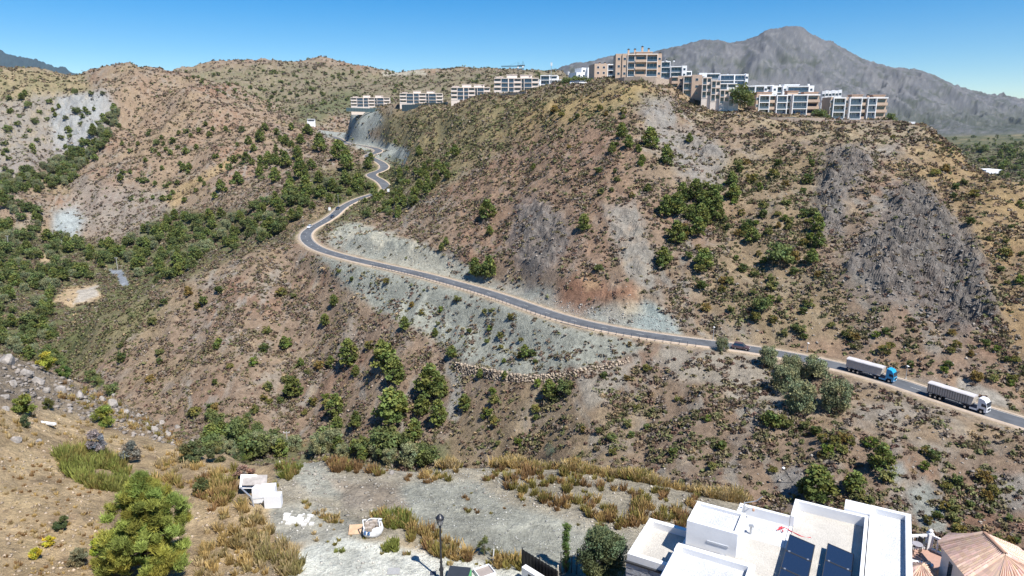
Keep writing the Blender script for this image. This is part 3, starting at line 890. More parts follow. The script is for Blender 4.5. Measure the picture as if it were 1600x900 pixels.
# ------------------------------------------------------------------ vegetation
rng_ = np.random.RandomState(11)
def cards(centers, size, normals_up=.3, rs=rng_, aspect=1.0, jit=.3):
    """random little leaf-clump quads around centers (n,3); size (n,)"""
    n_ = len(centers)
    a = rs.randn(n_, 3); a[:, 2] += normals_up; a /= np.linalg.norm(a, axis=1)[:, None]
    r = rs.randn(n_, 3); b_ = np.cross(a, r); b_ /= np.linalg.norm(b_, axis=1)[:, None]; c_ = np.cross(a, b_)
    s = size[:, None] * .5
    q = np.stack([centers - b_ * s - c_ * s * aspect, centers + b_ * s - c_ * s * aspect, centers + b_ * s * .8 + c_ * s * aspect, centers - b_ * s * .7 + c_ * s * aspect], 1)
    q += rs.randn(*q.shape) * (size[:, None, None] * .12)
    return q.reshape(-1, 3)
def quadidx(n_):
    return np.arange(n_ * 4).reshape(-1, 4)
def crown(kind, n_, rs, card, h=8.0):
    """leaf clumps through the crown volume; returns verts, colours"""
    pts = []; col_ = []
    if kind == 'pine':
        nb = 26; w0 = h * .37; z0, z1 = .14 * h, h
        base = np.array((.145, .188, .055))
    elif kind == 'round':
        nb = 46; w0 = h * .66; z0, z1 = .02 * h, h
        base = np.array((.23, .265, .15))
    elif kind == 'dark':
        nb = 20; w0 = h * .50; z0, z1 = .05 * h, h
        base = np.array((.145, .185, .068))
    else:
        nb = 16; w0 = h * .55; z0, z1 = 0, h
        base = np.array((.155, .18, .07))
    for k in range(nb):
        q = (k + .5) / nb
        if kind == 'pine':
            zz = z0 + (z1 - z0) * q * .93
            rad = w0 * (math.sin(math.pi * min(1, .28 + q * .76)) ** .8) * (1.0 if q < .9 else .6)
            th = k * 2.4 + rs.rand() * .8
            rr = rad * (.45 + .5 * rs.rand())
            br = h * (.10 + .06 * rs.rand())
        else:
            zz = z0 + (z1 - z0) * (.15 + .7 * rs.rand())
            rad = w0 * math.sqrt(max(.05, 1 - ((zz - .35 * h) / (.72 * h)) ** 2))
            th = k * 2.4 + rs.rand()
            rr = rad * (.35 + .5 * rs.rand())
            br = h * (.15 + .09 * rs.rand())
        c = np.array([rr * math.cos(th), rr * math.sin(th), zz])
        m = int(n_ / nb)
        d = rs.randn(m, 3); d /= np.linalg.norm(d, axis=1)[:, None]
        rad_ = br * (rs.rand(m) ** .45)
        p_ = c + d * rad_[:, None] * np.array([1.15, 1.15, .8])
        pts.append(p_)
        tone = 1 + rs.uniform(-.28, .3)
        yel = rs.uniform(-.1, .25)
        cc = base * tone * np.array([1 + yel, 1, 1 - yel * .5])
        col_.append(np.tile(cc, (m, 1)) * (1 + rs.uniform(-.25, .25, (m, 1))))
    pts = np.concatenate(pts); col_ = np.concatenate(col_)
    pts[:, 2] = np.maximum(pts[:, 2], .05)
    v = cards(pts, card * (.7 + .6 * rs.rand(len(pts))), .4, rs)
    return v, np.repeat(col_, 4, 0)
BARK = plain('bark', (.13, .10, .08), .95, noise=.3, scale=4)
def trunk_mesh(kind, h, rs):
    m = MB()
    r = .022 * h
    top = .8 * h if kind == 'pine' else .5 * h
    m.tube((0, 0, -.4), (0, 0, top * .5), r, r * .7, 7)
    m.tube((0, 0, top * .5), (rs.uniform(-.1, .1) * h * .3, 0, top), r * .7, r * .25, 7)
    for k in range(6):
        z = top * (.3 + .1 * k); t = k * 2.4
        rr = h * (.2 if kind == 'pine' else .3)
        m.tube((0, 0, z), (rr * math.cos(t), rr * math.sin(t), z + h * .1), r * .4, r * .12, 5)
    return m.mesh('trunk', BARK)
TV = {}
for kd, nv, nc, cs in (('pine', 6, 1250, .46), ('round', 4, 4200, .36), ('dark', 4, 1000, .5)):
    for i in range(nv):
        rs = np.random.RandomState(100 + i * 7 + len(kd))
        v, c = crown(kd, nc, rs, cs)
        TV[(kd, i)] = (link('crown', v, quads=quadidx(len(v) // 4), mat=LEAF, colors=c), trunk_mesh(kd, 8.0, rs))
SV_ = []
for i in range(8):
    rs = np.random.RandomState(300 + i)
    v, c = crown('shrub', 620, rs, .16, h=1.6)
    tint = [(1, 1, 1), (1.1, .95, .8), (.75, .9, .8), (1.2, 1.1, .9), (.9, 1.1, .6), (1.3, .9, .8), (.7, .8, .6), (1, 1, .9)][i]
    SV_.append(link('leaves', v, quads=quadidx(len(v) // 4), mat=LEAF, colors=c * np.array(tint)))

CAND = []          # every tree wanted: (photo height, px, py, kind, world pos, height, region)
def put(px, py, hp, kind, region, jit=0, dy=0):
    p = hit(px, py)
    if p is None: return
    t0 = p[2] / p[1]; t1 = float(ut(px, py - hp)[1])
    h = (t1 - float(ut(px, py)[1])) * p[1]
    CAND.append([hp, px, py, kind, p, h, region])
def inpoly(x, y, poly):
    ins = False
    n_ = len(poly)
    for i in range(n_):
        ax, ay = poly[i]; bx, by = poly[(i + 1) % n_]
        if (ay > y) != (by > y) and x < (bx - ax) * (y - ay) / (by - ay) + ax: ins = not ins
    return ins
def scatter(poly, n_, h0, h1, kinds, region, mind=.7, ref=None, seed=0):
    R = random.Random(seed + n_)
    xs = [p[0] for p in poly]; ys = [p[1] for p in poly]
    got = []; tries = 0
    while len(got) < n_ and tries < n_ * 25:
        tries += 1
        x = R.uniform(min(xs), max(xs)); y = R.uniform(min(ys), max(ys))
        if not inpoly(x, y, poly): continue
        h = h0 + (h1 - h0) * R.random() ** 1.5
        if any(abs(x - a) < mind * h * .8 and abs(y - b) < mind * h * .5 for a, b in got): continue
        p = hit(x, y)
        if p is None or road_near(p[0], p[1]) < 6.5: continue
        got.append((x, y)); put(x, y, h, R.choice(kinds), region)
RCALL = np.concatenate([RC1, RC2])
def road_near(X, Y):
    return float(np.sqrt(((RCALL[:, 0] - X) ** 2 + (RCALL[:, 1] - Y) ** 2).min()))

# trees one can tell apart, from the photograph: x, base y, height in its pixels
PINES = {
 'central hill below the crest': [(971, 215, 24), (982, 232, 22), (1015, 232, 34), (1041, 258, 32), (1077, 223, 16), (956, 240, 18), (1003, 255, 14)],
 'open brown face of the central hill': [(912, 361, 27), (761, 343, 32), (765, 368, 16), (697, 384, 14), (690, 392, 13), (833, 265, 10), (742, 432, 30), (764, 434, 34)],
 'clump on the central hill': [(1040, 338, 34), (1056, 336, 40), (1066, 315, 30), (1086, 312, 38), (1098, 330, 32), (1112, 325, 36), (1118, 345, 36), (1095, 352, 34), (1090, 370, 32), (1056, 380, 36), (1036, 417, 32), (1099, 420, 38), (1145, 312, 26), (1078, 345, 26), (1143, 290, 22)],
 'right half of the central hill': [(1275, 362, 30), (1278, 388, 26), (1268, 412, 24), (1175, 378, 24), (1165, 365, 18), (1012, 300, 14)],
 'brown slope below the road': [(458, 620, 38), (545, 572, 50), (604, 578, 50), (618, 600, 44), (612, 662, 64), (672, 618, 56), (686, 622, 40), (685, 664, 46), (648, 686, 32), (525, 648, 32), (527, 672, 22), (557, 668, 26), (508, 508, 18),
      (632, 516, 22), (820, 560, 22), (680, 526, 14), (706, 560, 20), (858, 621, 28), (445, 545, 20), (470, 573, 14), (517, 572, 16), (556, 588, 18), (660, 648, 30), (596, 560, 30), (726, 640, 24), (750, 592, 16), (789, 592, 12), (522, 478, 18), (625, 645, 34)],
 'slope above the white villa': [(1375, 735, 48), (1275, 782, 62), (1258, 775, 30), (1335, 769, 38)],
 'hillside left of the mountain road': [(407, 222, 20), (482, 211, 18), (500, 238, 30), (470, 225, 16), (447, 228, 18), (420, 258, 22), (447, 262, 26), (470, 280, 34), (465, 250, 22), (530, 250, 32), (542, 268, 34), (575, 265, 20), (580, 252, 14), (618, 225, 8),
      (655, 243, 16), (430, 285, 24), (478, 300, 26), (540, 290, 24), (560, 292, 22), (385, 255, 18), (372, 290, 22), (345, 300, 20), (520, 300, 22), (500, 310, 22)],
}
for reg, l in PINES.items():
    for a in l: put(a[0], a[1], a[2] * (.86 if a[2] > 36 else 1), 'pine', reg)
for a in [(1198, 571, 32), (1225, 611, 42), (1236, 590, 36), (1272, 593, 38), (1250, 643, 48), (1303, 641, 50), (1128, 548, 21)]:
    put(a[0], a[1], a[2], 'round', 'flat ground beside the road')
for a in [(1218, 416, 42), (1190, 489, 28), (882, 617, 26), (1460, 612, 10), (752, 433, 20), (955, 690, 14), (935, 424, 12)]:
    put(a[0], a[1], a[2], 'dark', 'slopes around the road')
VAL = [(0, 305), (60, 330), (78, 372), (195, 385), (262, 330), (330, 340), (420, 318), (450, 300), (480, 300), (560, 285), (596, 292), (560, 305), (515, 322), (470, 345), (440, 368), (380, 390), (300, 420), (262, 442), (215, 452),
       (204, 425), (192, 414), (165, 415), (150, 440), (95, 450), (75, 475), (85, 520), (95, 575), (60, 575), (0, 548), (-40, 540), (-40, 300)]
scatter(VAL, 360, 12, 23, ['pine', 'dark', 'round', 'dark', 'pine'], 'wooded valley', .42, seed=1)
scatter([(160, 190), (178, 165), (192, 180), (165, 230), (140, 262), (110, 290), (60, 302), (-20, 305), (-20, 280), (60, 268), (110, 240), (140, 215)], 110, 10, 17, ['pine', 'dark', 'round'], 'green gully on the left hill', .5, seed=2)
scatter([(0, 150), (170, 145), (150, 230), (60, 260), (0, 280)], 46, 7, 12, ['dark', 'pine'], 'pale cliffs on the left hill', .8, seed=3)
scatter([(190, 190), (430, 190), (460, 290), (300, 330), (200, 320), (160, 260)], 75, 7, 13, ['dark', 'pine', 'pine'], 'brown hillside at left', .8, seed=4)
scatter([(380, 200), (500, 195), (520, 300), (440, 320), (380, 290)], 25, 12, 22, ['pine'], 'hillside left of the mountain road', .6, seed=5)
scatter([(570, 300), (600, 285), (640, 265), (680, 250), (720, 240), (700, 280), (660, 310), (620, 345), (560, 340)], 60, 9, 19, ['pine', 'dark', 'pine'], 'western foot of the central hill', .5, seed=6)
scatter([(300, 700), (350, 685), (440, 690), (480, 700), (560, 690), (640, 700), (690, 735), (600, 728), (480, 712), (330, 722)], 40, 22, 40, ['dark', 'round', 'pine'], 'ravine behind the gravel terrace', .4, seed=7)
scatter([(310, 650), (400, 660), (420, 700), (340, 690)], 14, 14, 22, ['dark'], 'ravine behind the gravel terrace', .6, seed=8)
scatter([(60, 560), (140, 590), (210, 640), (150, 600), (110, 575)], 8, 14, 22, ['dark'], 'wooded valley', .6, seed=9)
scatter([(270, 112), (360, 110), (470, 110), (470, 190), (430, 175), (350, 150), (300, 130)], 60, 4, 7, ['dark'], 'far hills', .7, seed=10)
scatter([(480, 110), (700, 116), (900, 116), (880, 140), (700, 150), (480, 180)], 70, 4, 7, ['dark'], 'far hills', .7, seed=11)
scatter([(1500, 240), (1620, 225), (1620, 300), (1560, 275)], 60, 6, 12, ['dark', 'pine'], 'plain behind the ridge', .6, seed=12)
scatter([(1440, 212), (1620, 214), (1620, 240), (1480, 240)], 70, 3, 6, ['dark'], 'plain behind the ridge', .6, seed=13)

ORD = ['first', 'second', 'third', 'fourth', 'fifth', 'sixth', 'seventh', 'eighth', 'ninth', 'tenth', 'eleventh', 'twelfth', 'thirteenth', 'fourteenth', 'fifteenth', 'sixteenth', 'seventeenth', 'eighteenth', 'nineteenth', 'twentieth',
       'twenty-first', 'twenty-second', 'twenty-third', 'twenty-fourth', 'twenty-fifth', 'twenty-sixth', 'twenty-seventh', 'twenty-eighth', 'twenty-ninth', 'thirtieth']
NAMES = {'pine': ('pine_tree', 'pine', 'green pine'), 'round': ('round_tree', 'tree', 'round grey-green tree'), 'dark': ('evergreen_tree', 'tree', 'dark bushy evergreen')}
SCATTERED = {'wooded valley': 'one of the %s crowded together on the floor of the wooded valley', 'green gully on the left hill': 'one of the %s packed into the green gully of the left hill',
    'pale cliffs on the left hill': 'one of the small %s dotted over the pale cliffs at left', 'brown hillside at left': 'one of the small %s dotted over the brown hillside at left',
    'western foot of the central hill': 'one of the %s on the green western foot of the central hill', 'ravine behind the gravel terrace': 'one of the %s filling the ravine behind the gravel terrace',
    'far hills': 'one of the tiny %s on the far hills', 'plain behind the ridge': 'one of the small %s on the plain behind the ridge'}
PLUR = {'pine': 'pines', 'round': 'round grey-green trees', 'dark': 'dark evergreens'}
CAND.sort(key=lambda c: -c[0])
count = {}; single = []; rest = []
for c in CAND:
    k = count.get(c[3], 0)
    if k < (290 if c[3] == 'pine' else 290) and c[0] >= 9.5:
        count[c[3]] = k + 1; single.append(c)
    else:
        rest.append(c)
byreg = {}
for c in single:
    byreg.setdefault((c[6], c[3]), []).append(c)
R = random.Random(5)
for (reg, kd), l in byreg.items():
    nm, cat, look = NAMES[kd]
    l.sort(key=lambda c: c[1])
    for i, c in enumerate(l):
        if reg in SCATTERED:
            lab = SCATTERED[reg] % PLUR[kd]
        elif len(l) == 1:
            lab = 'lone %s on the %s' % (look, reg)
        else:
            o_ = 'leftmost' if i == 0 else ('rightmost' if i == len(l) - 1 else (ORD[i] if i < 30 else 'next'))
            size = 'tall ' if c[0] > 40 else ('small ' if c[0] < 19 else '')
            lab = '%s%s, %s on the %s' % (size, look, o_ if o_ in ('leftmost', 'rightmost') else o_ + ' from left', reg)
            c.append(lab)
        vi = R.randrange(6 if kd == 'pine' else 4)
        cr_, tr_ = TV[(kd, vi)]
        e = add(nm, None, W3(c[4]), label=lab, cat=cat, group='%s on the %s' % (PLUR[kd], reg) if reg not in SCATTERED else '%s of the %s' % (PLUR[kd], reg), rot=R.uniform(0, 6.28))
        s = c[5] / 8.0
        wd = s * R.uniform(.95, 1.25) * (.68 if kd == 'round' else 1.0)
        e.scale = (wd, wd, s)
        add('crown', cr_, parent=e); add('trunk', tr_, parent=e)

# shrubs big enough to stand out
SREG = [([(1050, 330), (1130, 250), (1280, 240), (1270, 360), (1300, 480), (1200, 520), (1090, 500)], 75, 9, 17, 'right half of the central hill'),
        ([(1200, 500), (1480, 520), (1600, 560), (1600, 620), (1330, 555), (1230, 545)], 28, 9, 15, 'slope just above the lorries'),
        ([(1020, 570), (1200, 680), (1560, 720), (1600, 860), (1430, 850), (1200, 770), (1020, 720), (760, 700), (740, 610)], 60, 8, 17, 'scrub slope above the villa'),
        ([(1240, 665), (1330, 680), (1350, 700), (1260, 715)], 7, 12, 20, 'bank below the round trees'),
        ([(130, 520), (300, 450), (480, 420), (520, 640), (420, 690), (260, 640)], 34, 9, 15, 'brown spur at left'),
        ([(520, 420), (900, 520), (1000, 540), (800, 575), (600, 480)], 22, 7, 11, 'grey scree under the road'),
        ([(1380, 210), (1600, 320), (1600, 500), (1560, 420), (1480, 300)], 18, 8, 14, 'golden slope at right'),
        ([(860, 170), (1000, 150), (1050, 300), (900, 330)], 18, 7, 12, 'brown face under the hilltop flats')]
SHR = []
keep_ = CAND; CAND = []
for poly, n_, h0, h1, reg in SREG:
    scatter(poly, n_, h0, h1, ['shrub'], reg, .9, seed=len(reg))
for a in ((1206, 669, 24), (1228, 668, 18), (420, 610, 14), (577, 546, 14), (330, 640, 10)):
    put(a[0], a[1], a[2], 'shrub', 'slopes near the road')
for i, c in enumerate(CAND):
    sd = c[5] / 1.6
    add('shrub', SV_[i % 8], W3(c[4]), label='one of the %s shrubs dotted over the %s' % ('green' if i % 8 in (0, 2, 4, 6, 7) else 'olive brown', c[6]), cat='shrub',
        group='%s shrubs on the %s' % ('green' if i % 8 in (0, 2, 4, 6, 7) else 'olive brown', c[6]), rot=R.uniform(0, 6.28), scale=(sd * R.uniform(.8, 1.25), sd * R.uniform(.8, 1.25), sd))
CAND = keep_
# the many too small to count
rs = np.random.RandomState(77)
lows = {}
for kd in ('pine', 'dark', 'round'):
    lows[kd] = [crown(kd, 130, np.random.RandomState(500 + i), 1.3) for i in range(4)]
V_ = []; C_ = []
for c in rest:
    v, cc = lows[c[3]][rs.randint(4)]
    s = c[5] / 8.0; a = rs.rand() * 6.28
    x = v[:, 0] * math.cos(a) - v[:, 1] * math.sin(a); y = v[:, 0] * math.sin(a) + v[:, 1] * math.cos(a)
    V_.append(np.stack([x * s * 1.2, y * s * 1.2, v[:, 2] * s], 1) + np.array(W3(c[4])))
    C_.append(cc * rs.uniform(.8, 1.15))
if V_:
    V_ = np.concatenate(V_); C_ = np.concatenate(C_)
    add('distant_trees', link('distant_trees', V_, quads=quadidx(len(V_) // 4), mat=LEAF, colors=C_), kind='stuff', label='small trees scattered over the far hills and plain', cat='trees')

# ---- scrub covering the hillsides
prev = np.maximum.accumulate(np.concatenate([np.full((1, NU), -9, np.float32), TG[:-1]]), 0)
NEARVIS = (TG >= prev - .02)
UU = US[None] * np.ones((NV, 1), np.float32)
dU = np.gradient(US)[None]; dV = np.gradient(VS)[:, None]
area = YG * dU * YG * dV
DEN = np.interp(np.log(YG), np.log([20, 58, 62, 120, 260, 420, 560, 900, 1300, 1700]), [0, 0, 1.9, 1.9, 1.7, 1.0, .42, .12, .035, .01]).astype(np.float32)
lam = area * DEN * np.clip(SHD, 0, 1.2) * NEARVIS * (np.abs(UU) < .92)
lam[(YG < 62)] = 0
cl = fbm(XG, YG, 7, 3, 141)
cl2 = fbm(XG, YG, 22, 3, 142)
lam *= (.15 + 1.5 * sst(-.25, .35, cl)) * (.5 + .9 * sst(-.3, .4, cl2))
kcount = rs.poisson(lam)
jj, iy = np.nonzero(kcount)
rep = kcount[jj, iy]
jj = np.repeat(jj, rep); iy = np.repeat(iy, rep)
m = len(jj)
u_ = US[iy] + (rs.rand(m) - .5) * np.gradient(US)[iy]
v_ = VS[jj] + (rs.rand(m) - .5) * np.gradient(VS)[jj]
v_ = np.clip(v_, VS[0], VS[-1])
Yp = np.exp(v_); Xp = u_ * Yp; Zp = gz(Xp, Yp)
print('scrub', m)
hue = fbm(Xp, Yp, 30, 3, 151); hu2 = rs.rand(m)
pal = np.array([(.165, .115, .085), (.19, .16, .135), (.165, .145, .078), (.12, .13, .055), (.27, .20, .115), (.165, .10, .078)])
ground_c = C3[jj, iy]
greeny = (ground_c[:, 1] > ground_c[:, 0] * .93) & (ground_c.sum(1) < .5)
gold = (ground_c[:, 0] > ground_c[:, 2] * 2.0) & (ground_c[:, 0] > .27)
ti = np.where(hu2 + hue * .5 < .22, 0, np.where(hu2 + hue * .5 < .42, 1, np.where(hu2 + hue * .5 < .78, 2, np.where(hu2 + hue * .5 < .95, 3, 5))))
gp = GR[jj, iy] * (1 + .9 * fbm(Xp, Yp, 9, 2, 152)); hu3 = rs.rand(m)
ti = np.where(hu2 < .30, 0, np.where(hu2 < .55, 1, np.where(hu2 < .85, 2, np.where(hu2 < .93, 4, 5))))
ti = np.where(hu3 < gp, np.where(hu2 < .5, 3, 2), ti)
ti = np.where(gold & (hu2 > .6), 4, ti)
cb = pal[ti] * rs.uniform(.7, 1.3, (m, 1))
bl_ = np.interp(Yp, [80, 300, 700], [.05, .16, .42])[:, None] * np.where((ti == 3)[:, None], .4, 1)
cb = cb * (1 - bl_) + ground_c * .78 * bl_
size = np.interp(Yp, [60, 130, 260, 420, 700, 1100, 1700], [.52, .54, .58, .68, .98, 1.5, 2.3]) * np.exp(rs.randn(m) * .45) * .92
size = np.where((ti == 3) & (rs.rand(m) < .35), size * 1.5, size)
def tufts(sel, K, seed):
    r = np.random.RandomState(seed)
    n_ = int(sel.sum())
    if n_ == 0: return
    d = r.randn(n_, K, 3); d /= np.linalg.norm(d, axis=2)[..., None]; d[..., 2] = np.abs(d[..., 2])
    rad = (r.rand(n_, K) ** .5)[..., None] * size[sel][:, None, None]
    elong = r.uniform(.75, 1.35, (n_, 1, 1))
    c_ = d * rad * np.array([1.0, 1.0, .85]); c_[..., :1] *= elong
    c_ += np.stack([Xp[sel], Yp[sel], Zp[sel] + CZ], 1)[:, None, :]
    sz = (size[sel][:, None] * r.uniform(.45, .95, (n_, K))).ravel() * (1.0 if K > 12 else 1.25)
    sz = np.minimum(sz, np.interp(np.repeat(Yp[sel], K), [60, 200, 500, 1500], [.34, .5, 1.2, 3]))
    v = cards(c_.reshape(-1, 3), sz, .5, r)
    cc = np.repeat(cb[sel], K, 0) * r.uniform(.72, 1.28, (n_ * K, 1))
    return v.astype(np.float32), np.repeat(cc, 4, 0).astype(np.float32)
vs_ = []; cs_ = []
for a, b_, K, sd in ((0, 170, 28, 1), (170, 300, 14, 2), (300, 2000, 8, 3)):
    o_ = tufts((Yp >= a) & (Yp < b_), K, sd)
    if o_: vs_.append(o_[0]); cs_.append(o_[1])
vs_ = np.concatenate(vs_); cs_ = np.concatenate(cs_)
print('scrub quads', len(vs_) // 4)
add('scrub', link('scrub', vs_, quads=quadidx(len(vs_) // 4), mat=SCRUBM, colors=cs_), kind='stuff', label='low dry scrub covering the brown hillsides', cat='scrub')
# ------------------------------------------------------------------ buildings on the ridge
BEIGE = plain('beige_render', (.52, .39, .30), .85, noise=.1, scale=.5)
PINK = plain('pale_render', (.74, .64, .57), .85, noise=.08, scale=.5)
WREND = plain('white_render', (.82, .82, .83), .8, noise=.05, scale=.5)
TERRA = plain('terracotta_roof', (.44, .27, .19), .85, noise=.2, scale=1)
DARK = plain('dark_metal', (.035, .037, .042), .5, noise=.1, spec=.4)
STONE = plain('retaining_stone', (.44, .35, .28), .9, noise=.25, scale=1.2, bump=.4)
def glassmat(name, c, rough=.08):
    m, nt, b = nmat(name)
    b.inputs['Base Color'].default_value = (*c, 1); b.inputs['Roughness'].default_value = rough; b.inputs['Specular IOR Level'].default_value = .8
    return m
GLASS = glassmat('window_glass', (.02, .035, .06))
GLASSB = glassmat('blue_glass', (.05, .12, .23))
GREENGL = glassmat('glass_fence', (.09, .14, .15), .3)
RAILG = glassmat('railing_glass', (.05, .085, .13), .15)
def UX(px, py, Y):
    u, t = ut(px, py); return float(u) * Y, Y, float(t) * Y
def flats(name, label, cat, group, x0, x1, py, Y, bays, nf, fh, wall, frame, roofm, rot=0.0, depth=11, chim=(), tops=(), glass=None, plinth=8, rec=1.4):
    a = UX(x0, py, Y); b_ = UX(x1, py, Y)
    Wd = b_[0] - a[0]
    e = add(name, None, ((a[0] + b_[0]) / 2, Y, a[2] + CZ), label=label, cat=cat, group=group, rot=rot)
    tot = sum(q[0] for q in bays)
    wm = MB(); fm = MB(); rm = MB()
    x = -Wd / 2
    top = 0
    for fr, kd, n_, yo in bays:
        w = Wd * fr / tot
        H = n_ * fh
        top = max(top, H)
        y0 = yo
        if kd == 'w':
            wm.box(x + .004, x + w - .004, y0, depth, -plinth, H + .5)
            for f in range(n_):
                for q in ([.5] if w < 5 else [.28, .72]):
                    cx = x + w * q; z = f * fh
                    wp = MB().box(cx - .7, cx + .7, y0 - .06, y0 + .02, z + .9, z + 2.2).part('window', frame, e)
                    MB().box(cx - .6, cx + .6, y0 - .09, y0 - .05, z + 1.0, z + 2.1).part('pane', GLASS, wp)
        else:
            wm.box(x + .004, x + w - .004, y0 + rec, depth, -plinth, H + .02)
            wm.box(x + .006, x + w - .006, y0 + .1, y0 + rec - .01, -plinth, -.16)
            for f in range(n_ + 1):
                fm.box(x + .01, x + w - .01, y0, y0 + rec + .4 if f == n_ else y0 + rec - .005, f * fh - .16, f * fh + (.32 if f == n_ else .14))
            if kd in 'gf':
                for xx in (x + .012, x + w - .34):
                    fm.box(xx, xx + .33, y0 + .015, y0 + rec - .01, .141, H - .161)
            for f in range(n_):
                z = f * fh + .14
                g = (GLASSB if kd == 'g' else GLASS) if glass is None else glass
                if kd == 'b':
                    wq = MB().box(x + w * .14, x + w * .86, y0 + rec - .06, y0 + rec + .02, z, z + 2.35).part('window', g, e)
                    MB().box(x + .02, x + w - .02, y0 - .04, y0 + .12, z - .3, z + .95).part('balcony_wall', wall, e)
                else:
                    wq = MB().box(x + .4, x + w - .4, y0 + rec - .06, y0 + rec + .02, z, z + 2.5).part('window', g, e)
                    if w > 3.2:
                        m = MB()
                        for q in (.33, .66): m.box(x + w * q - .04, x + w * q + .04, y0 + rec - .10, y0 + rec - .065, z, z + 2.5)
                        m.part('frame', frame, wq)
                    MB().box(x + .35, x + w - .35, y0 + .05, y0 + .09, z, z + 1.0).part('glass_railing', RAILG, e)
            rm.box(x + .2, x + w - .2, y0 + rec + .5, depth - .2, H + .025, H + .25)
        x += w
    for q, w, h, d0 in tops:        # set-back top rooms
        cx = -Wd / 2 + Wd * q
        wm.box(cx - w / 2, cx + w / 2, d0, d0 + 4.2, fh * nf - .3, fh * nf + h)
        rm.box(cx - w / 2 - .3, cx + w / 2 + .3, d0 - .3, d0 + 4.5, fh * nf + h + .003, fh * nf + h + .25)
    wm.part('wall', wall, e); fm.part('slabs', frame, e)
    if rm.v: rm.part('roof', roofm, e)
    for q, h in chim:
        cx = -Wd / 2 + Wd * q
        c_ = MB().box(cx - .45, cx + .45, 3.0, 4.0, fh * nf, fh * nf + h).part('chimney', wall, e)
        MB().box(cx - .6, cx + .6, 2.85, 4.15, fh * nf + h + .003, fh * nf + h + .2).box(cx - .35, cx + .35, 3.1, 3.9, fh * nf + h + .2, fh * nf + h + .45).part('cap', DARK, c_)
    return e
G1 = 'flats in a row along the ridge left of the hilltop'
B1 = [(1.2, 'b', 3, 0), (1.3, 'g', 3, 0), (1.0, 'g', 3, .6), (1.2, 'b', 3, .9), (.5, 'f', 3, 1.4), (1.4, 'g', 3, 0), (1.2, 'b', 3, .4)]
CH = ((.15, 1.6), (.38, 1.2), (.8, 1.6)); TP = ((.12, 5, 1.0, 3.0), (.40, 7, 2.4, 2.6), (.72, 8, 2.2, 3.0))
flats('apartment_building', 'pale three-storey flats with blue windows at the far left, above the grey scree', 'building', G1, 549, 609, 167, 745, B1, 3, 3.1, PINK, PINK, PINK, .10, chim=CH, tops=TP)
flats('apartment_building', 'pale three-storey flats with blue windows, second from the left, behind the long glass fence', 'building', G1, 625, 692, 161.5, 690, B1, 3, 3.1, PINK, PINK, PINK, .08, chim=CH, tops=TP, plinth=10)
flats('apartment_building', 'pale three-storey flats with blue windows, third from the left along the ridge', 'building', G1, 705, 766, 156, 540, B1, 3, 3.0, PINK, PINK, PINK, .05, chim=CH, tops=TP)
flats('apartment_building', 'pale three-storey flats with blue windows, fourth from the left, beside the stepped white block', 'building', G1, 772, 842, 143.5, 485, B1, 3, 2.95, PINK, PINK, PINK, .02, chim=CH, tops=TP)
flats('apartment_building', 'greyish white flats rising in steps behind the fourth row of pale flats', 'building', None, 834, 881, 139, 530, [(1, 'b', 2, -4), (1.4, 'f', 3, 0), (1.2, 'b', 3, 1.5), (1, 'f', 2, 0)], 3, 3.2, WREND, WREND, PINK, -.15, chim=((.5, .8),))
flats('white_house', 'white cubic house partly behind trees left of the beige hilltop flats', 'building', None, 899, 928, 130, 440, [(1, 'w', 2, 0), (.8, 'w', 3, 1), (1.1, 'w', 3, -1)], 3, 2.9, WREND, WREND, WREND, .35, chim=((.5, .8),))
flats('apartment_building', 'plain beige block with small square windows just left of the tall hilltop flats', 'building', None, 928, 962, 127, 405, [(1.9, 'w', 3, 0), (1.2, 'f', 3, 0)], 3, 3.0, BEIGE, WREND, PINK, .12, chim=((.3, 1.2), (.55, 1.2), (.75, 1.0)), depth=14)
big = flats('apartment_building', 'tall beige four-storey flats on the hilltop above a curved stone wall', 'building', None, 962, 1033, 119.5, 362, [(.7, 'w', 3, 1.5), (.55, 'w', 3, .9), (.85, 'f', 3, .4), (1.2, 'b', 3, 0), (1.25, 'f', 3, .1), (.45, 'w', 3, 1.6)], 3, 3.55, BEIGE, PINK, BEIGE, -.05, chim=((.28, 2.6), (.42, 2.7), (.58, 3.9), (.72, 2.9), (.97, .8)), depth=15, tops=((.62, 8, 1.2, 2),))
flats('white_house', 'white terraced house just right of the tall hilltop flats', 'building', None, 1033, 1072, 121, 415, [(1.0, 'f', 3, 4), (1.2, 'g', 2, 1), (.5, 'w', 2, 0)], 3, 3.0, WREND, WREND, WREND, -.15, chim=((.2, 1.0), (.5, .8)), glass=GLASS)
flats('apartment_building', 'low beige block half hidden below the white terraced house', 'building', None, 1049, 1068, 140, 352, [(1, 'b', 2, 0), (1, 'w', 2, .5)], 2, 3.0, BEIGE, PINK, PINK, -.1)
flats('apartment_building', 'beige block with one wide dark window above the stepped pale terraces', 'building', None, 1067, 1095, 151, 343, [(1, 'f', 3, 1), (1.2, 'w', 3, 0)], 3, 3.2, BEIGE, PINK, PINK, -.2)
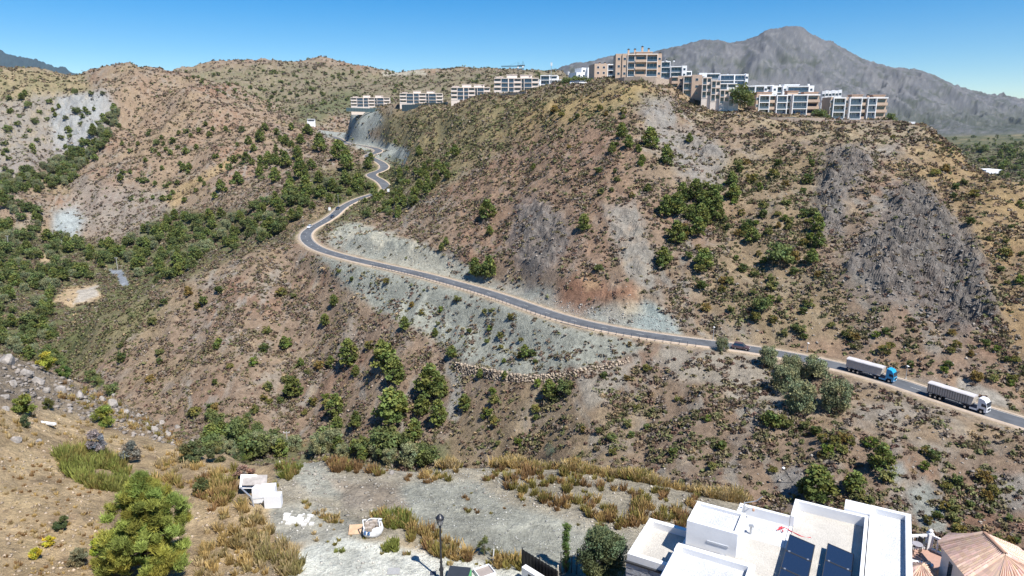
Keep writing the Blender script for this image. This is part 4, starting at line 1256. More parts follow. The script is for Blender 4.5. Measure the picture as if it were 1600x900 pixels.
# stepped terraces falling to the right
for i, (x0, x1, py, nfl) in enumerate(((1096, 1110, 153, 3), (1110, 1124, 158, 3), (1124, 1138, 162, 2), (1138, 1153, 166, 2))):
    flats('terraced_house', ['highest and leftmost', 'second highest', 'third', 'lowest and rightmost'][i] + ' of the pale terraced houses stepping down the ridge', 'house', 'pale terraced houses stepping down the ridge', x0, x1, py, 330 - i * 1.5,
          [(1, 'f', nfl, 0), (.8, 'b', nfl, .5)], nfl, 3.0, PINK, PINK, TERRA, -.25, glass=GLASS)
flats('white_house', 'flat white house at the upper left of the white villas', 'building', None, 1074, 1100, 135, 420, [(1, 'w', 2, 0), (1, 'b', 2, 1)], 2, 3.0, WREND, WREND, WREND, -.2)
flats('white_house', 'long white two-storey house with blue glass at the middle of the white villas', 'building', None, 1100, 1166, 143, 405, [(.8, 'w', 2, 0), (1, 'b', 2, 1), (1.6, 'g', 3, 0), (1.2, 'g', 3, .6), (.3, 'w', 3, 0)], 3, 3.0, WREND, WREND, WREND, -.18, chim=((.55, .9), (.95, .9)))
flats('white_house', 'white house with a flat canopy, lowest of the white row under the long blue-glass house', 'building', None, 1118, 1150, 149, 368, [(1, 'f', 2, 0), (.8, 'b', 2, .5)], 2, 2.9, WREND, WREND, WREND, -.2)
flats('white_house', 'tall narrow white house at the top of the white row, beside the first', 'building', None, 1092, 1124, 132, 440, [(.8, 'w', 2, 0), (1.5, 'f', 2, .5)], 2, 3.2, WREND, WREND, WREND, -.15, chim=((.6, .8),))
flats('white_house', 'plain white house behind, between the tall hilltop flats and the white row', 'building', None, 1062, 1080, 128, 430, [(1, 'w', 2, 0), (1, 'f', 2, .5)], 2, 3.0, WREND, WREND, WREND, -.15)
flats('white_house', 'white house closing the gap between the white row and the turreted white flats', 'building', None, 1178, 1208, 152, 398, [(1.2, 'f', 2, 0), (.8, 'b', 2, .5)], 2, 3.1, WREND, WREND, WREND, -.1)
flats('white_house', 'wide white house with a band of dark windows right of the green hedge tree', 'building', None, 1140, 1196, 154, 385, [(1.2, 'b', 2, 1), (2.2, 'f', 2, 0), (1.2, 'f', 2, 0), (.3, 'w', 2, 0)], 2, 3.2, WREND, WREND, WREND, -.15)
flats('apartment_building', 'bright white flats with roof turrets behind the two beige blocks', 'building', None, 1205, 1270, 163, 395, [(.5, 'w', 3, 0), (.5, 'f', 3, 1), (.4, 'w', 3, .3), (2, 'g', 3, 0), (.5, 'w', 3, 1)], 3, 3.2, WREND, WREND, WREND, -.05, chim=((.22, 1.3), (.9, 1.6)), tops=((.5, 8, 1.0, 3),))
flats('apartment_building', 'left one of the beige flats with terracotta roofs above the long beige wall', 'building', 'beige flats above the long wall', 1180, 1229, 181, 330, [(.25, 'w', 3, .5), (1.1, 'f', 3, 0), (.7, 'b', 3, .8), (1.1, 'g', 3, 0)], 3, 3.05, BEIGE, WREND, TERRA, .05, tops=((.3, 7, 1.4, 2.2),))
flats('apartment_building', 'middle one of the beige flats with terracotta roofs above the long beige wall', 'building', 'beige flats above the long wall', 1229.5, 1279, 180.5, 332, [(.35, 'f', 3, 1.6), (1.1, 'g', 3, 0), (.9, 'b', 3, .4)], 3, 3.1, BEIGE, WREND, TERRA, -.03, tops=((.75, 6.5, 1.2, 2.0), (.2, 5, 1.8, 3)))
flats('apartment_building', 'right end beige flats of the row above the long beige wall', 'building', 'beige flats above the long wall', 1297, 1384, 186, 318, [(.2, 'w', 3, .8), (1.1, 'f', 3, 0), (.35, 'w', 3, 1.5), (1.1, 'g', 3, 0), (.5, 'b', 3, .8), (.8, 'g', 3, 0), (1.0, 'b', 3, .5)], 3, 3.05, BEIGE, WREND, TERRA, -.05,
      tops=((.47, 4.8, 1.3, 1.6), (.86, 5, 1.2, 2.0)), chim=((.69, 1.3),))
for i in range(6):
    x = 1283 + i * 5.2
    flats('white_house', ['leftmost', 'second', 'third', 'fourth', 'fifth', 'rightmost'][i] + ' of the tiny white gabled houses between the beige flats', 'house', 'tiny white houses between the beige flats', x, x + 4.4, 163 - .3 * i, 372 + i, [(1, 'w', 2, 0)], 2, 3.1 + .15 * (i % 2), WREND, WREND, WREND, -.3, depth=6)
flats('white_house', 'single small white house at the right end of the long beige wall', 'building', None, 1415, 1428, 202, 296, [(1, 'w', 1, 0)], 1, 2.6, WREND, WREND, WREND, -.2, depth=5)
flats('white_house', 'small white hut beside the top of the winding road at left', 'building', None, 480, 492, 191, 930, [(1, 'b', 1, 0)], 1, 4.0, WREND, WREND, WREND, .2, depth=6)

def ribbon_wall(name, label, cat, pts, h, mat, thick=.4, down=3.0, parent=None, cap=None):
    """wall following points (px, py of its foot, Y); h metres high"""
    P_ = [UX(*p) for p in pts]
    m = MB()
    for a, b_ in zip(P_[:-1], P_[1:]):
        dx, dy = b_[0] - a[0], b_[1] - a[1]; l = math.hypot(dx, dy); nx, ny = -dy / l * thick, dx / l * thick
        za, zb = a[2] + CZ, b_[2] + CZ
        m.hexa([(a[0], a[1], za - down), (b_[0], b_[1], zb - down), (b_[0] + nx, b_[1] + ny, zb - down), (a[0] + nx, a[1] + ny, za - down),
                (a[0], a[1], za + h), (b_[0], b_[1], zb + h), (b_[0] + nx, b_[1] + ny, zb + h), (a[0] + nx, a[1] + ny, za + h)])
    return m.part(name, mat, None, label=label, cat=cat)
ribbon_wall('retaining_wall', 'curved pinkish stone wall under the tall hilltop flats', 'wall', [(938, 137, 372), (955, 133, 358), (975, 130, 350), (1000, 129, 346), (1025, 130.5, 345), (1045, 134, 348)], 2.9, STONE)
ribbon_wall('retaining_wall', 'long straight beige wall under the left beige flats', 'wall', [(1183, 191, 312), (1215, 193, 308), (1250, 193.5, 306), (1288, 194, 306)], 2.6, STONE)
ribbon_wall('retaining_wall', 'long low beige wall under the right end beige flats', 'wall', [(1289, 197, 300), (1330, 198, 298), (1370, 198, 296), (1398, 198, 294)], 2.6, STONE)
ribbon_wall('retaining_wall', 'short beige wall stepping down to the small white house', 'wall', [(1398, 201, 292), (1417, 203, 291)], 2.4, STONE)
ribbon_wall('retaining_wall', 'low grey wall under the third and fourth pale flats', 'wall', [(760, 156, 455), (790, 150, 440), (822, 147, 425)], 1.6, STONE)
def glass_fence(label, pts, h):
    e = add('glass_fence', None, W3(UX(*pts[0])), label=label, cat='fence', group='glass fences of the ridge flats')
    P_ = [UX(*p) for p in pts]; o = P_[0]
    m = MB(); 
    for a, b_ in zip(P_[:-1], P_[1:]):
        a = [a[i] - o[i] for i in range(3)]; b_ = [b_[i] - o[i] for i in range(3)]
        m.hexa([(a[0], a[1], a[2] - 2), (b_[0], b_[1], b_[2] - 2), (b_[0], b_[1] + .1, b_[2] - 2), (a[0], a[1] + .1, a[2] - 2), (a[0], a[1], a[2] + h), (b_[0], b_[1], b_[2] + h), (b_[0], b_[1] + .1, b_[2] + h), (a[0], a[1] + .1, a[2] + h)])
        l = math.dist(a, b_); n_ = max(1, int(l / 3))
        for k in range(n_ + 1):
            q = k / n_; x, y, z = [a[i] + (b_[i] - a[i]) * q for i in range(3)]
            MB().box(x - .06, x + .06, y - .1, y - .004, z - 1.8, z + h + .05).part('post', DARK, e)
    m.part('panel', GREENGL, e)
glass_fence('grey-green fence above the grey scree under the far left flats', [(541, 171, 742), (575, 172, 735), (604, 171.5, 730)], 1.8)
glass_fence('tall grey-green fence under the second pale flats', [(628, 170.5, 676), (660, 170, 655), (700, 167, 615)], 4.2)
glass_fence('grey-green fence in front of the left beige flats', [(1186, 187.5, 318), (1240, 187.5, 316), (1292, 189, 312)], 1.3)
glass_fence('grey-green fence in front of the right end beige flats', [(1296, 192, 306), (1340, 192.5, 303), (1386, 193, 300)], .9)

# trees and hedges among the buildings
def tree_at(kd, px, py, Y, h, label, wide=1.1, name=None, group=None):
    cr_, tr_ = TV[(kd, (px // 7) % 4)]
    p = UX(px, py, Y)
    e = add(name or NAMES[kd][0], None, W3(p), label=label, cat='tree', rot=px * 1.3, scale=(h / 8 * wide, h / 8 * wide, h / 8), group=group)
    add('crown', cr_, parent=e); add('trunk', tr_, parent=e)
    return e
tree_at('dark', 1157, 167, 322, 10.5, 'big dark green tree between the stepped terraces and the beige flats', 1.0)
tree_at('dark', 1168, 168, 326, 7.5, 'smaller green tree right beside the big one between terraces and beige flats', .9)
for i, (px, py, h) in enumerate(((884, 141, 7), (892, 141, 8), (902, 142, 9), (912, 141, 7.5), (921, 138, 6))):
    tree_at('dark', px, py, 395, h, ['leftmost', 'second from left', 'tallest and middle', 'fourth from left', 'rightmost'][i] + ' of the slim trees on the ridge left of the hilltop flats', .8, group='slim trees left of the hilltop flats')
tree_at('dark', 1280, 190, 318, 5.5, 'bushy reddish-dark tree between the two beige blocks', 1.5)
tree_at('dark', 1391, 195, 305, 5, 'dark tree at the right end of the beige flats', 1.0)
for i, (px, py, Y, h) in enumerate(((709, 114, 1440, 9), (757, 117, 1400, 12), (763, 115, 1400, 13), (738, 122, 1300, 8), (748, 121, 1300, 7), (388, 97, 1495, 7), (437, 100, 1498, 7))):
    tree_at('dark', px, py, Y, h, ['lone bushy tree on the far skyline left of the crane', 'left tree of the pair on the far skyline', 'right tree of the pair on the far skyline', 'dark tree just below the far skyline pair', 'second dark tree just below the far skyline pair', 'small tree on the summit of the far left hill', 'small tree right of the far left hill summit'][i], 1.3)
# low hedge of shrubs along the terraces
for i in range(26):
    px = 1300 + i * 3.6 + (i % 3); p = UX(px, 195.5, 299)
    add('hedge_shrub', SV_[i % 8], W3(p), label='one of the low shrubs in the hedge on top of the long beige wall', cat='shrub', group='low hedge on the beige wall', rot=i * 1.7, scale=(.9, .9, .7))

# crane and masts on the far skyline
def lattice(m, p0, p1, w, n_, r):
    p0 = Vector(p0); p1 = Vector(p1); d = (p1 - p0)
    a = d.normalized().orthogonal().normalized() * w / 2; c = d.normalized().cross(a.normalized()) * w / 2
    cs = [a + c, a - c, -a - c, -a + c]
    for q in cs: m.tube(p0 + q, p1 + q, r, r, 4)
    for k in range(n_):
        for j in range(4):
            m.tube(p0 + d * (k / n_) + cs[j], p0 + d * ((k + 1) / n_) + cs[(j + 1) % 4], r * .7, r * .7, 4)
YC = 900
def crane(px, pyb, pyt, jl, jr, label):
    b_ = UX(px, pyb, YC); t_ = UX(px, pyt, YC)
    e = add('tower_crane', None, W3(b_), label=label, cat='crane', group='cranes beyond the ridge flats')
    h = t_[2] - b_[2]
    m = MB(); lattice(m, (0, 0, -10), (0, 0, h), 1.5, 14, .16); m.part('mast', DARK, e)
    s = YC / F
    m = MB(); lattice(m, (jl * s, 0, h - 1.4), (jr * s, 0, h - 1.0), 1.1, 18, .13); m.part('jib', DARK, e)
    MB().box(-.9, .9, -1.3, 1, h - 3.6, h - 1.8).part('cab', WREND, e)
    m = MB(); m.tube((0, 0, h - 1), (0, 0, h + 4), .3, .1, 5); m.tube((0, 0, h + 4), (jl * s * .6, 0, h - 1), .08, .08, 4); m.tube((0, 0, h + 4), (jr * s * .8, 0, h - 1), .08, .08, 4); m.part('apex', DARK, e)
crane(809.5, 122, 102, -25, 7, 'larger dark tower crane on the skyline behind the pale flats')
crane(817, 120, 101, -6, 3, 'smaller dark tower crane right beside the larger one')
def mast(px, pyb, pyt, Y, r, label, name='radio_mast'):
    b_ = UX(px, pyb, Y); t_ = UX(px, pyt, Y); h = t_[2] - b_[2]
    e = add(name, None, W3(b_), label=label, cat='mast')
    MB().tube((0, 0, -6), (0, 0, h), r, r * .5, 8).part('pole', MATS['galvanised'], e)
    for k in range(3):
        t = k * 2.09
        MB().box(.5 * math.cos(t) - .18, .5 * math.cos(t) + .18, .5 * math.sin(t) - .12, .5 * math.sin(t) + .12, h - 2.4, h - .4).part('antenna', WREND, e)
plain('galvanised', (.48, .49, .50), .45, metal=.6, noise=.1)
mast(861, 132, 97, 500, .32, 'tall slim grey mast with white antennas left of the white cubic house')
mast(888, 135, 111, 470, .12, 'thin short pole standing among the slim ridge trees')

# white warehouse on the plain, and the tiny far houses
wh_ = flats('warehouse', 'long low white warehouse on the plain beyond the right ridge', 'building', None, 1540, 1567, 266, 820, [(1, 'w', 1, 0), (1, 'w', 1, 0)], 1, 5.0, WREND, WREND, WREND, .1, depth=20, plinth=2)
wh_.location.z = float(gz(wh_.location.x, wh_.location.y)) + CZ
# concrete slope drain and light yard on the plain are part of the ground
# ------------------------------------------------------------------ vehicles
RUB = plain('tyre_rubber', (.02, .02, .02), .9, noise=.1)
RIM = plain('wheel_rim', (.55, .55, .56), .35, metal=.7, noise=.05)
ALU = plain('trailer_side', (.56, .50, .44), .55, noise=.15, scale=1.5)
RIBM = plain('trailer_rib', (.20, .17, .15), .7, noise=.2)
TARP = plain('grey_tarpaulin', (.50, .48, .49), .8, noise=.12, scale=1.5, bump=.3)
CHAS = plain('chassis_metal', (.05, .06, .09), .6, noise=.2)
LAMPW = plain('clear_headlamp', (.75, .76, .78), .15, noise=.02, spec=.8)
LAMPR = plain('red_tail_lamp', (.45, .02, .02), .3, noise=.02)
def paint(name, c):
    m, nt, b = nmat(name)
    b.inputs['Base Color'].default_value = (*c, 1); b.inputs['Roughness'].default_value = .3; b.inputs['Coat Weight'].default_value = .6; b.inputs['Coat Roughness'].default_value = .1
    return m
BLUE = paint('blue_cab_paint', (.02, .33, .62)); WCAB = paint('white_cab_paint', (.78, .79, .82))
def wheel(e, x, y, r, w, name='wheel'):
    s = 1 if y > 0 else -1
    g = MB(); g.tube((x, y - w / 2, r), (x, y + w / 2, r), r, r, 18)
    wq = g.part(name, RUB, e)
    MB().tube((x, y + s * (w / 2 - .02), r), (x, y + s * (w / 2 + .02), r), r * .56, r * .5, 14).part('rim', RIM, wq)
def lorry(paintm, label, back, rear=-5.4, name='articulated_lorry'):
    """drives towards +x, origin under the middle; 16.5 m long"""
    e = add(name, None, label=label, cat='lorry', group='tipper lorries driving down the road')
    # trailer -8.2 .. 3.6
    prof = [(rear, 1.35), (4.5, 1.35), (4.9, 3.55), (rear, 3.55)]
    MB().sideprism(prof, -1.22, 1.22).part('trailer_body', ALU, e, bevel=.03)
    m = MB()
    for k in range(int((4.4 - rear) / .62)):
        x = rear + .15 + k * .62
        for s in (-1, 1): m.box(x, x + .13, *(sorted((s * 1.222, s * 1.30))), 1.45, 3.5)
    for s in (-1, 1):
        m.box(rear, 4.8, *(sorted((s * 1.222, s * 1.33))), 3.5, 3.62); m.box(rear, 4.45, *(sorted((s * 1.222, s * 1.32))), 1.33, 1.45)
    m.part('side_ribs', RIBM if back else TARP, e)
    tp = []
    for k in range(9):
        a = math.pi * k / 8; tp.append((-math.cos(a) * 1.3, 3.62 + .42 * math.sin(a)))
    v = []; f = []
    xs = [rear - .05 + (4.95 - rear) * k_ / 6 for k_ in range(7)]
    for i, x in enumerate(xs):
        for y, z in tp: v.append((x, y, z + (.05 if i % 2 else 0)))
    for i in range(len(xs) - 1):
        for j in range(8): f.append((i * 9 + j, i * 9 + j + 1, (i + 1) * 9 + j + 1, (i + 1) * 9 + j))
    f.append(tuple(range(9))); f.append(tuple(54 + j for j in reversed(range(9))))
    mt = MB(); mt.v = v; mt.f = f; mt.part('tarpaulin', TARP, e, smooth=False)
    MB().box(rear + .1, 3.4, -.5, .5, .95, 1.33).box(rear, rear + .2, -1.2, 1.2, .55, .8).box(-1.5, 1.2, -1.1, -1.04, .5, .95).box(-1.5, 1.2, 1.04, 1.1, .5, .95).part('chassis', CHAS, e)
    for x in (rear + 1.1, rear + 2.35, rear + 3.6):
        for s in (-1, 1): wheel(e, x, s * 1.05, .50, .38)
    for s in (-1, 1):
        MB().box(rear - .04, rear, s * 1.0 - .15, s * 1.0 + .15, .6, .85).part('tail_light', LAMPR, e)
        MB().box(.7, .85, s * .8 - .08, s * .8 + .08, .2, .95).part('landing_leg', CHAS, e)
    # tractor 2.2 .. 8.2
    MB().box(2.3, 8.0, -.48, .48, .55, .94).box(2.2, 6.0, -1.2, 1.2, .94, 1.1).part('tractor_frame', CHAS, e)
    for s in (-1, 1):
        MB().sideprism([(4.2, .45), (6.1, .45), (6.1, 1.05), (4.2, 1.05)], *(sorted((s * .6, s * 1.2)))).part('side_fairing', paintm, e, bevel=.05)
        wheel(e, 3.2, s * 1.0, .52, .55); wheel(e, 7.0, s * 1.08, .52, .34)
    cab = [(5.95, .95), (6.35, .95), (6.5, 1.25), (7.5, 1.25), (7.65, .5), (8.2, .5), (8.28, 1.3), (8.2, 1.95), (7.98, 2.95), (7.4, 3.75), (6.5, 3.95), (5.95, 3.9)]
    cb_ = MB().sideprism(cab, -1.22, 1.22).part('cab', paintm, e, bevel=.06)
    MB().hexa([(8.225, -1.1, 1.95), (8.225, 1.1, 1.95), (8.2, 1.1, 1.95), (8.2, -1.1, 1.95), (8.03, -1.05, 2.85), (8.03, 1.05, 2.85), (8.0, 1.05, 2.85), (8.0, -1.05, 2.85)]).part('windscreen', GLASS, cb_)
    MB().box(7.7, 8.32, -1.15, 1.15, 3.0, 3.08).part('sun_visor', DARK, cb_)
    MB().box(8.27, 8.31, -.8, .8, 1.05, 1.6).part('grille', DARK, cb_)
    for s in (-1, 1):
        MB().sideprism([(6.85, 1.95), (7.85, 1.95), (7.78, 2.65), (6.85, 2.75)], *(sorted((s * 1.222, s * 1.235)))).part('side_window', GLASS, cb_)
        MB().box(8.22, 8.30, s * .95 - .2, s * .95 + .2, .65, .9).part('headlight', LAMPW, cb_)
        MB().box(7.9, 8.05, s * 1.42 - .06, s * 1.42 + .08, 1.9, 2.6).tube((7.95, s * 1.2, 2.5), (7.95, s * 1.4, 2.5), .03, .03, 5).part('mirror', DARK, cb_)
        MB().sideprism([(6.3, 1.15), (6.45, 1.3), (7.55, 1.3), (7.7, 1.1), (7.62, 1.1), (7.5, 1.22), (6.5, 1.22), (6.38, 1.15)], *(sorted((s * 1.225, s * 1.26)))).part('wheel_arch', DARK, cb_)
    return e
RP = pix(RC1[:, 0] / RC1[:, 1], RC1[:, 2] / RC1[:, 1])
def on_road(px, py, off, heading=1):
    """place on the lane nearest to a photograph pixel; heading 1 = towards the right of the photograph"""
    i = int(np.argmin((RP[0] - px) ** 2 + (RP[1] - py) ** 2)); i = min(max(i, 3), len(RC1) - 4)
    d = RC1[i - 3] - RC1[i + 3]; d = d / np.linalg.norm(d) * heading
    n_ = np.array([d[1], -d[0]])       # right-hand side of the heading
    return RC1[i][0] + n_[0] * off, RC1[i][1] + n_[1] * off, RC1[i][2] + CZ + .05, math.atan2(d[1], d[0]), -math.asin(d[2])
def lay(e, px, py, off, heading=1):
    x, y, z, a, pt = on_road(px, py, off, heading)
    e.location = (x, y, z + .02); e.rotation_euler = (0, pt, a)
    return e
lay(lorry(BLUE, 'tipper lorry with bright blue cab and pale ribbed trailer on the road', False), 1352, 582, 1.2).scale = (.80, .80, .82)
lay(lorry(WCAB, 'tipper lorry with white cab and brown-ribbed trailer, nearer down the road', True, -6.6), 1488, 628, 1.2).scale = (.80, .80, .82)
def car(paintm, label, suv=False):
    e = add('car', None, label=label, cat='car', group='cars on the winding road')
    h = 1.68 if suv else 1.45; L = 2.25
    w = .9
    body = [(-L, .3), (-L + .05, .85), (-L + .25, .98), (-1.35, 1.0), (.95, .98), (1.9, .86), (L - .02, .68), (L, .3)]
    MB().sideprism(body, -w, w).part('body', paintm, e, bevel=.06)
    roof = [(-L + .3, .96), (-1.75, h - .06), (-.4, h), (.35, h - .05), (1.1, .96)]
    v = MB()
    n_ = len(roof)
    for s, ww in ((-1, 1), (1, 1)):
        for x, z in roof: v.v.append((x, s * (w - .03 - (.2 if z > 1.2 else 0)), z))
    v.f = [tuple(range(n_)), tuple(n_ + i for i in reversed(range(n_)))] + [(i + 1, i, n_ + i, n_ + i + 1) for i in range(n_ - 1)] + [(0, n_ - 1, 2 * n_ - 1, n_)]
    v.part('windows', GLASS, e)
    MB().box(-1.7, .3, -.68, .68, h - .03, h + .02).part('roof', paintm, e, bevel=.01)
    for s in (-1, 1):
        for x in (-1.35, 1.4): wheel(e, x, s * .8, .33, .22)
        MB().box(L - .12, L + .01, s * .6 - .18, s * .6 + .18, .58, .72).part('headlight', LAMPW, e)
        MB().box(-L - .02, -L + .08, s * .62 - .15, s * .62 + .15, .68, .84).part('tail_light', LAMPR, e)
        MB().box(.75, .9, s * 1.0 - .09, s * 1.0 + .09, .98, 1.12).part('mirror', paintm, e)
    return e
lay(car(paint('white_car_paint', (.75, .76, .80)), 'small white car just above the hairpin bend'), 493, 365, 1.6, 1)
lay(car(paint('black_car_paint', (.015, .017, .03)), 'black car behind the white one approaching the bend'), 522, 347.5, -1.2, 1)
lay(car(paint('dark_grey_car_paint', (.04, .042, .05)), 'dark car with bright windscreen, furthest up the road'), 532, 329, 1.5, 1)
lay(car(paint('maroon_car_paint', (.10, .065, .08)), 'dark purplish estate car half between two roadside bushes', True), 1156, 543, 1.2, 1)
for i, (px, c) in enumerate(((896, (.7, .7, .72)), (903, (.15, .16, .18)), (910, (.75, .75, .75)))):
    cc = car(paint('ridge_car_paint', c), ['left white', 'middle dark', 'right white'][i] + ' car of three parked on the ridge beside the slim trees', True)
    p = UX(px, 142, 384); cc.location = (p[0], p[1], max(p[2], float(gz(p[0], p[1]))) + CZ); cc.rotation_euler = (0, 0, .2)

# ------------------------------------------------------------------ roadside furniture
CONC = plain('pole_concrete', (.42, .41, .39), .85, noise=.15)
def ground_at(px, py):
    p = hit(px, py); return W3(p)
def solar_lamp(px, py, hp, label):
    p = hit(px, py); h = (float(ut(px, py - hp)[1]) - float(ut(px, py)[1])) * p[1]
    e = add('street_lamp', None, W3(p), label=label, cat='street lamp', group='small lamps along the road')
    MB().tube((0, 0, -.5), (0, 0, h), .11, .08, 8).part('pole', MATS['galvanised'], e)
    MB().box(-.2, .2, -.55, .1, h + .003, h + .10).part('lamp_head', WREND, e)
    MB().box(-.2, .2, -.2, .2, -.3, .25).part('base', CONC, e)
for a in ((529, 322, 17, 'street lamp on the outer verge above the dark cars'), (474, 350, 11, 'street lamp among scrub just above the hairpin'), (561, 303, 10, 'street lamp at the far end of the visible road, by the pines'),
          (1415, 592, 20, 'street lamp above the road between the two lorries'), (1261, 550, 14, 'street lamp above the road left of the blue lorry'), (1114, 531, 20, 'street lamp above the road left of the dark estate car'),
          (758, 431, 8, 'street lamp beside the dark bush above the grey cutting')):
    solar_lamp(*a)
def sign(px, py, hp, label):
    p = hit(px, py); h = (float(ut(px, py - hp)[1]) - float(ut(px, py)[1])) * p[1]
    e = add('road_sign', None, W3(p), label=label, cat='sign')
    MB().tube((0, 0, -.3), (0, 0, h), .06, .06, 6).part('post', MATS['galvanised'], e)
    MB().box(-.75, .75, -.12, -.06, h - 1.9, h).part('sign_panel', WREND, e)
sign(515.5, 333, 9, 'white road sign on the outer verge of the bend')
sign(607, 303, 8, 'small white sign where the road leaves behind the pines')
def pole(px, py, hp, label, arm=True):
    p = hit(px, py); h = (float(ut(px, py - hp)[1]) - float(ut(px, py)[1])) * p[1]
    e = add('utility_pole', None, W3(p), label=label, cat='utility pole', group='concrete utility poles')
    MB().tube((0, 0, -1), (0, 0, h), .24, .15, 8).part('pole', CONC, e)
    if arm: MB().box(-1.0, 1.0, -.1, .1, h - .6, h - .42).part('crossarm', CONC, e)
    for x in (-.9, 0, .9): MB().lathe([(.06, h - .42), (.12, h - .3), (.05, h - .1), (.09, h)], x, 0, 6).part('insulator', WREND, e)
pole(184, 422, 20, 'concrete pole by the bend of the small valley road')
pole(14, 386, 18, 'concrete pole at the left edge above the valley trees')
pole(450, 704, 30, 'weathered grey pole rising from the trees in the ravine')
e = add('leaning_lamp', None, ground_at(1240, 754), label='leaning dark pole with pale head left of the pine above the villa', cat='pole')
MB().tube((0, 0, -.3), (-1.9, .6, 2.6), .07, .06, 6).part('pole', DARK, e)
MB().lathe([(.1, 2.5), (.3, 2.62), (.3, 2.8), (.1, 2.95)], -1.95, .62, 8).part('lamp_head', WREND, e)

# railing on the valley side of the road
dd = np.gradient(RC1[:, :2], axis=0); dd /= np.linalg.norm(dd, axis=1)[:, None]
i0 = int(np.argmin(np.abs(RP[0] - 1095) + 9 * (RP[1] > 560))); i1 = int(np.argmin((RP[0] - 590) ** 2 + (RP[1] - 413) ** 2))
e = add('road_railing', None, (RC1[i0][0], RC1[i0][1], RC1[i0][2] + CZ), label='long thin railing along the valley side of the road above the scree', cat='railing')
o = Vector(e.location); prevp = None; m = MB(); cnt = 0
for i in range(i0, i1, max(1, (i1 - i0) // 90)):
    n_ = np.array([dd[i][1], -dd[i][0]])
    side_ = -1 if n_[1] > 0 else 1
    q = Vector((RC1[i][0] + n_[0] * side_ * 3.95, RC1[i][1] + n_[1] * side_ * 3.95, RC1[i][2] + CZ + .05)) - o
    if cnt < 96: MB().box(q.x - .05, q.x + .05, q.y - .05, q.y + .05, q.z, q.z + 1.05).part('post', CHAS, e)
    cnt += 1
    if prevp is not None:
        m.tube(prevp + Vector((0, 0, 1.0)), q + Vector((0, 0, 1.0)), .03, .03, 4); m.tube(prevp + Vector((0, 0, .55)), q + Vector((0, 0, .55)), .025, .025, 4)
    prevp = q
m.part('rail', CHAS, e)

# dry stone retaining wall at the foot of the scree
RW = [(708, 561, 577), (735, 568, 584), (765, 573, 590), (800, 580, 594), (830, 584, 594), (862, 582, 590), (890, 577, 584), (920, 571, 577), (950, 566, 571), (985, 559, 562)]
WST = plain('pale_wall_stone', (.40, .33, .255), .9, noise=.35, scale=.5, bump=.4)
WST2 = plain('brown_wall_stone', (.34, .27, .21), .9, noise=.35, scale=.5, bump=.4)
def lerp_rw(px):
    for a, b_ in zip(RW[:-1], RW[1:]):
        if a[0] <= px <= b_[0]:
            k = (px - a[0]) / (b_[0] - a[0]); return a[1] + (b_[1] - a[1]) * k, a[2] + (b_[2] - a[2]) * k
v = []; f = []; mi = []
R = random.Random(9)
for course in range(13):
    px = 709.0 + R.random() * 4
    while px < 984:
        pyt, pyb = lerp_rw(px); pb = hit(px, pyb)
        if not pb: px += 3; continue
        ht = max(.5, (float(ut(px, pyt)[1]) * (pb[1] + .9) - pb[2]) * .8)
        wdt = R.uniform(.3, .95); z = pb[2] - .4 + course * .36 + R.uniform(-.1, .1)
        if z < pb[2] + ht - .2 and R.random() < .93:
            b_ = len(v); k = (z - pb[2]) / ht
            cx, cy = pb[0], pb[1] + .9 * k + R.uniform(-.15, .15); w2, d2, hh_ = wdt * .5, .5, R.uniform(.26, .44)
            for zz in (z, z + hh_):
                for sx, sy in ((-1, -1), (1, -1), (1, 1), (-1, 1)):
                    v.append((cx + sx * w2 * R.uniform(.7, 1), cy + sy * d2 * R.uniform(.7, 1), zz + R.uniform(-.1, .1) + CZ))
            f += [(b_, b_ + 3, b_ + 2, b_ + 1), (b_ + 4, b_ + 5, b_ + 6, b_ + 7), (b_, b_ + 1, b_ + 5, b_ + 4), (b_ + 1, b_ + 2, b_ + 6, b_ + 5), (b_ + 2, b_ + 3, b_ + 7, b_ + 6), (b_ + 3, b_, b_ + 4, b_ + 7)]
            mi += [0 if R.random() < .75 else 1] * 6
        px += wdt / pb[1] * F * .95
me = link('retaining_wall', v, quads=f, mats=[WST, WST2], midx=mi)
add('retaining_wall', me, label='rough dry stone wall of pale boulders at the foot of the grey scree', cat='wall')
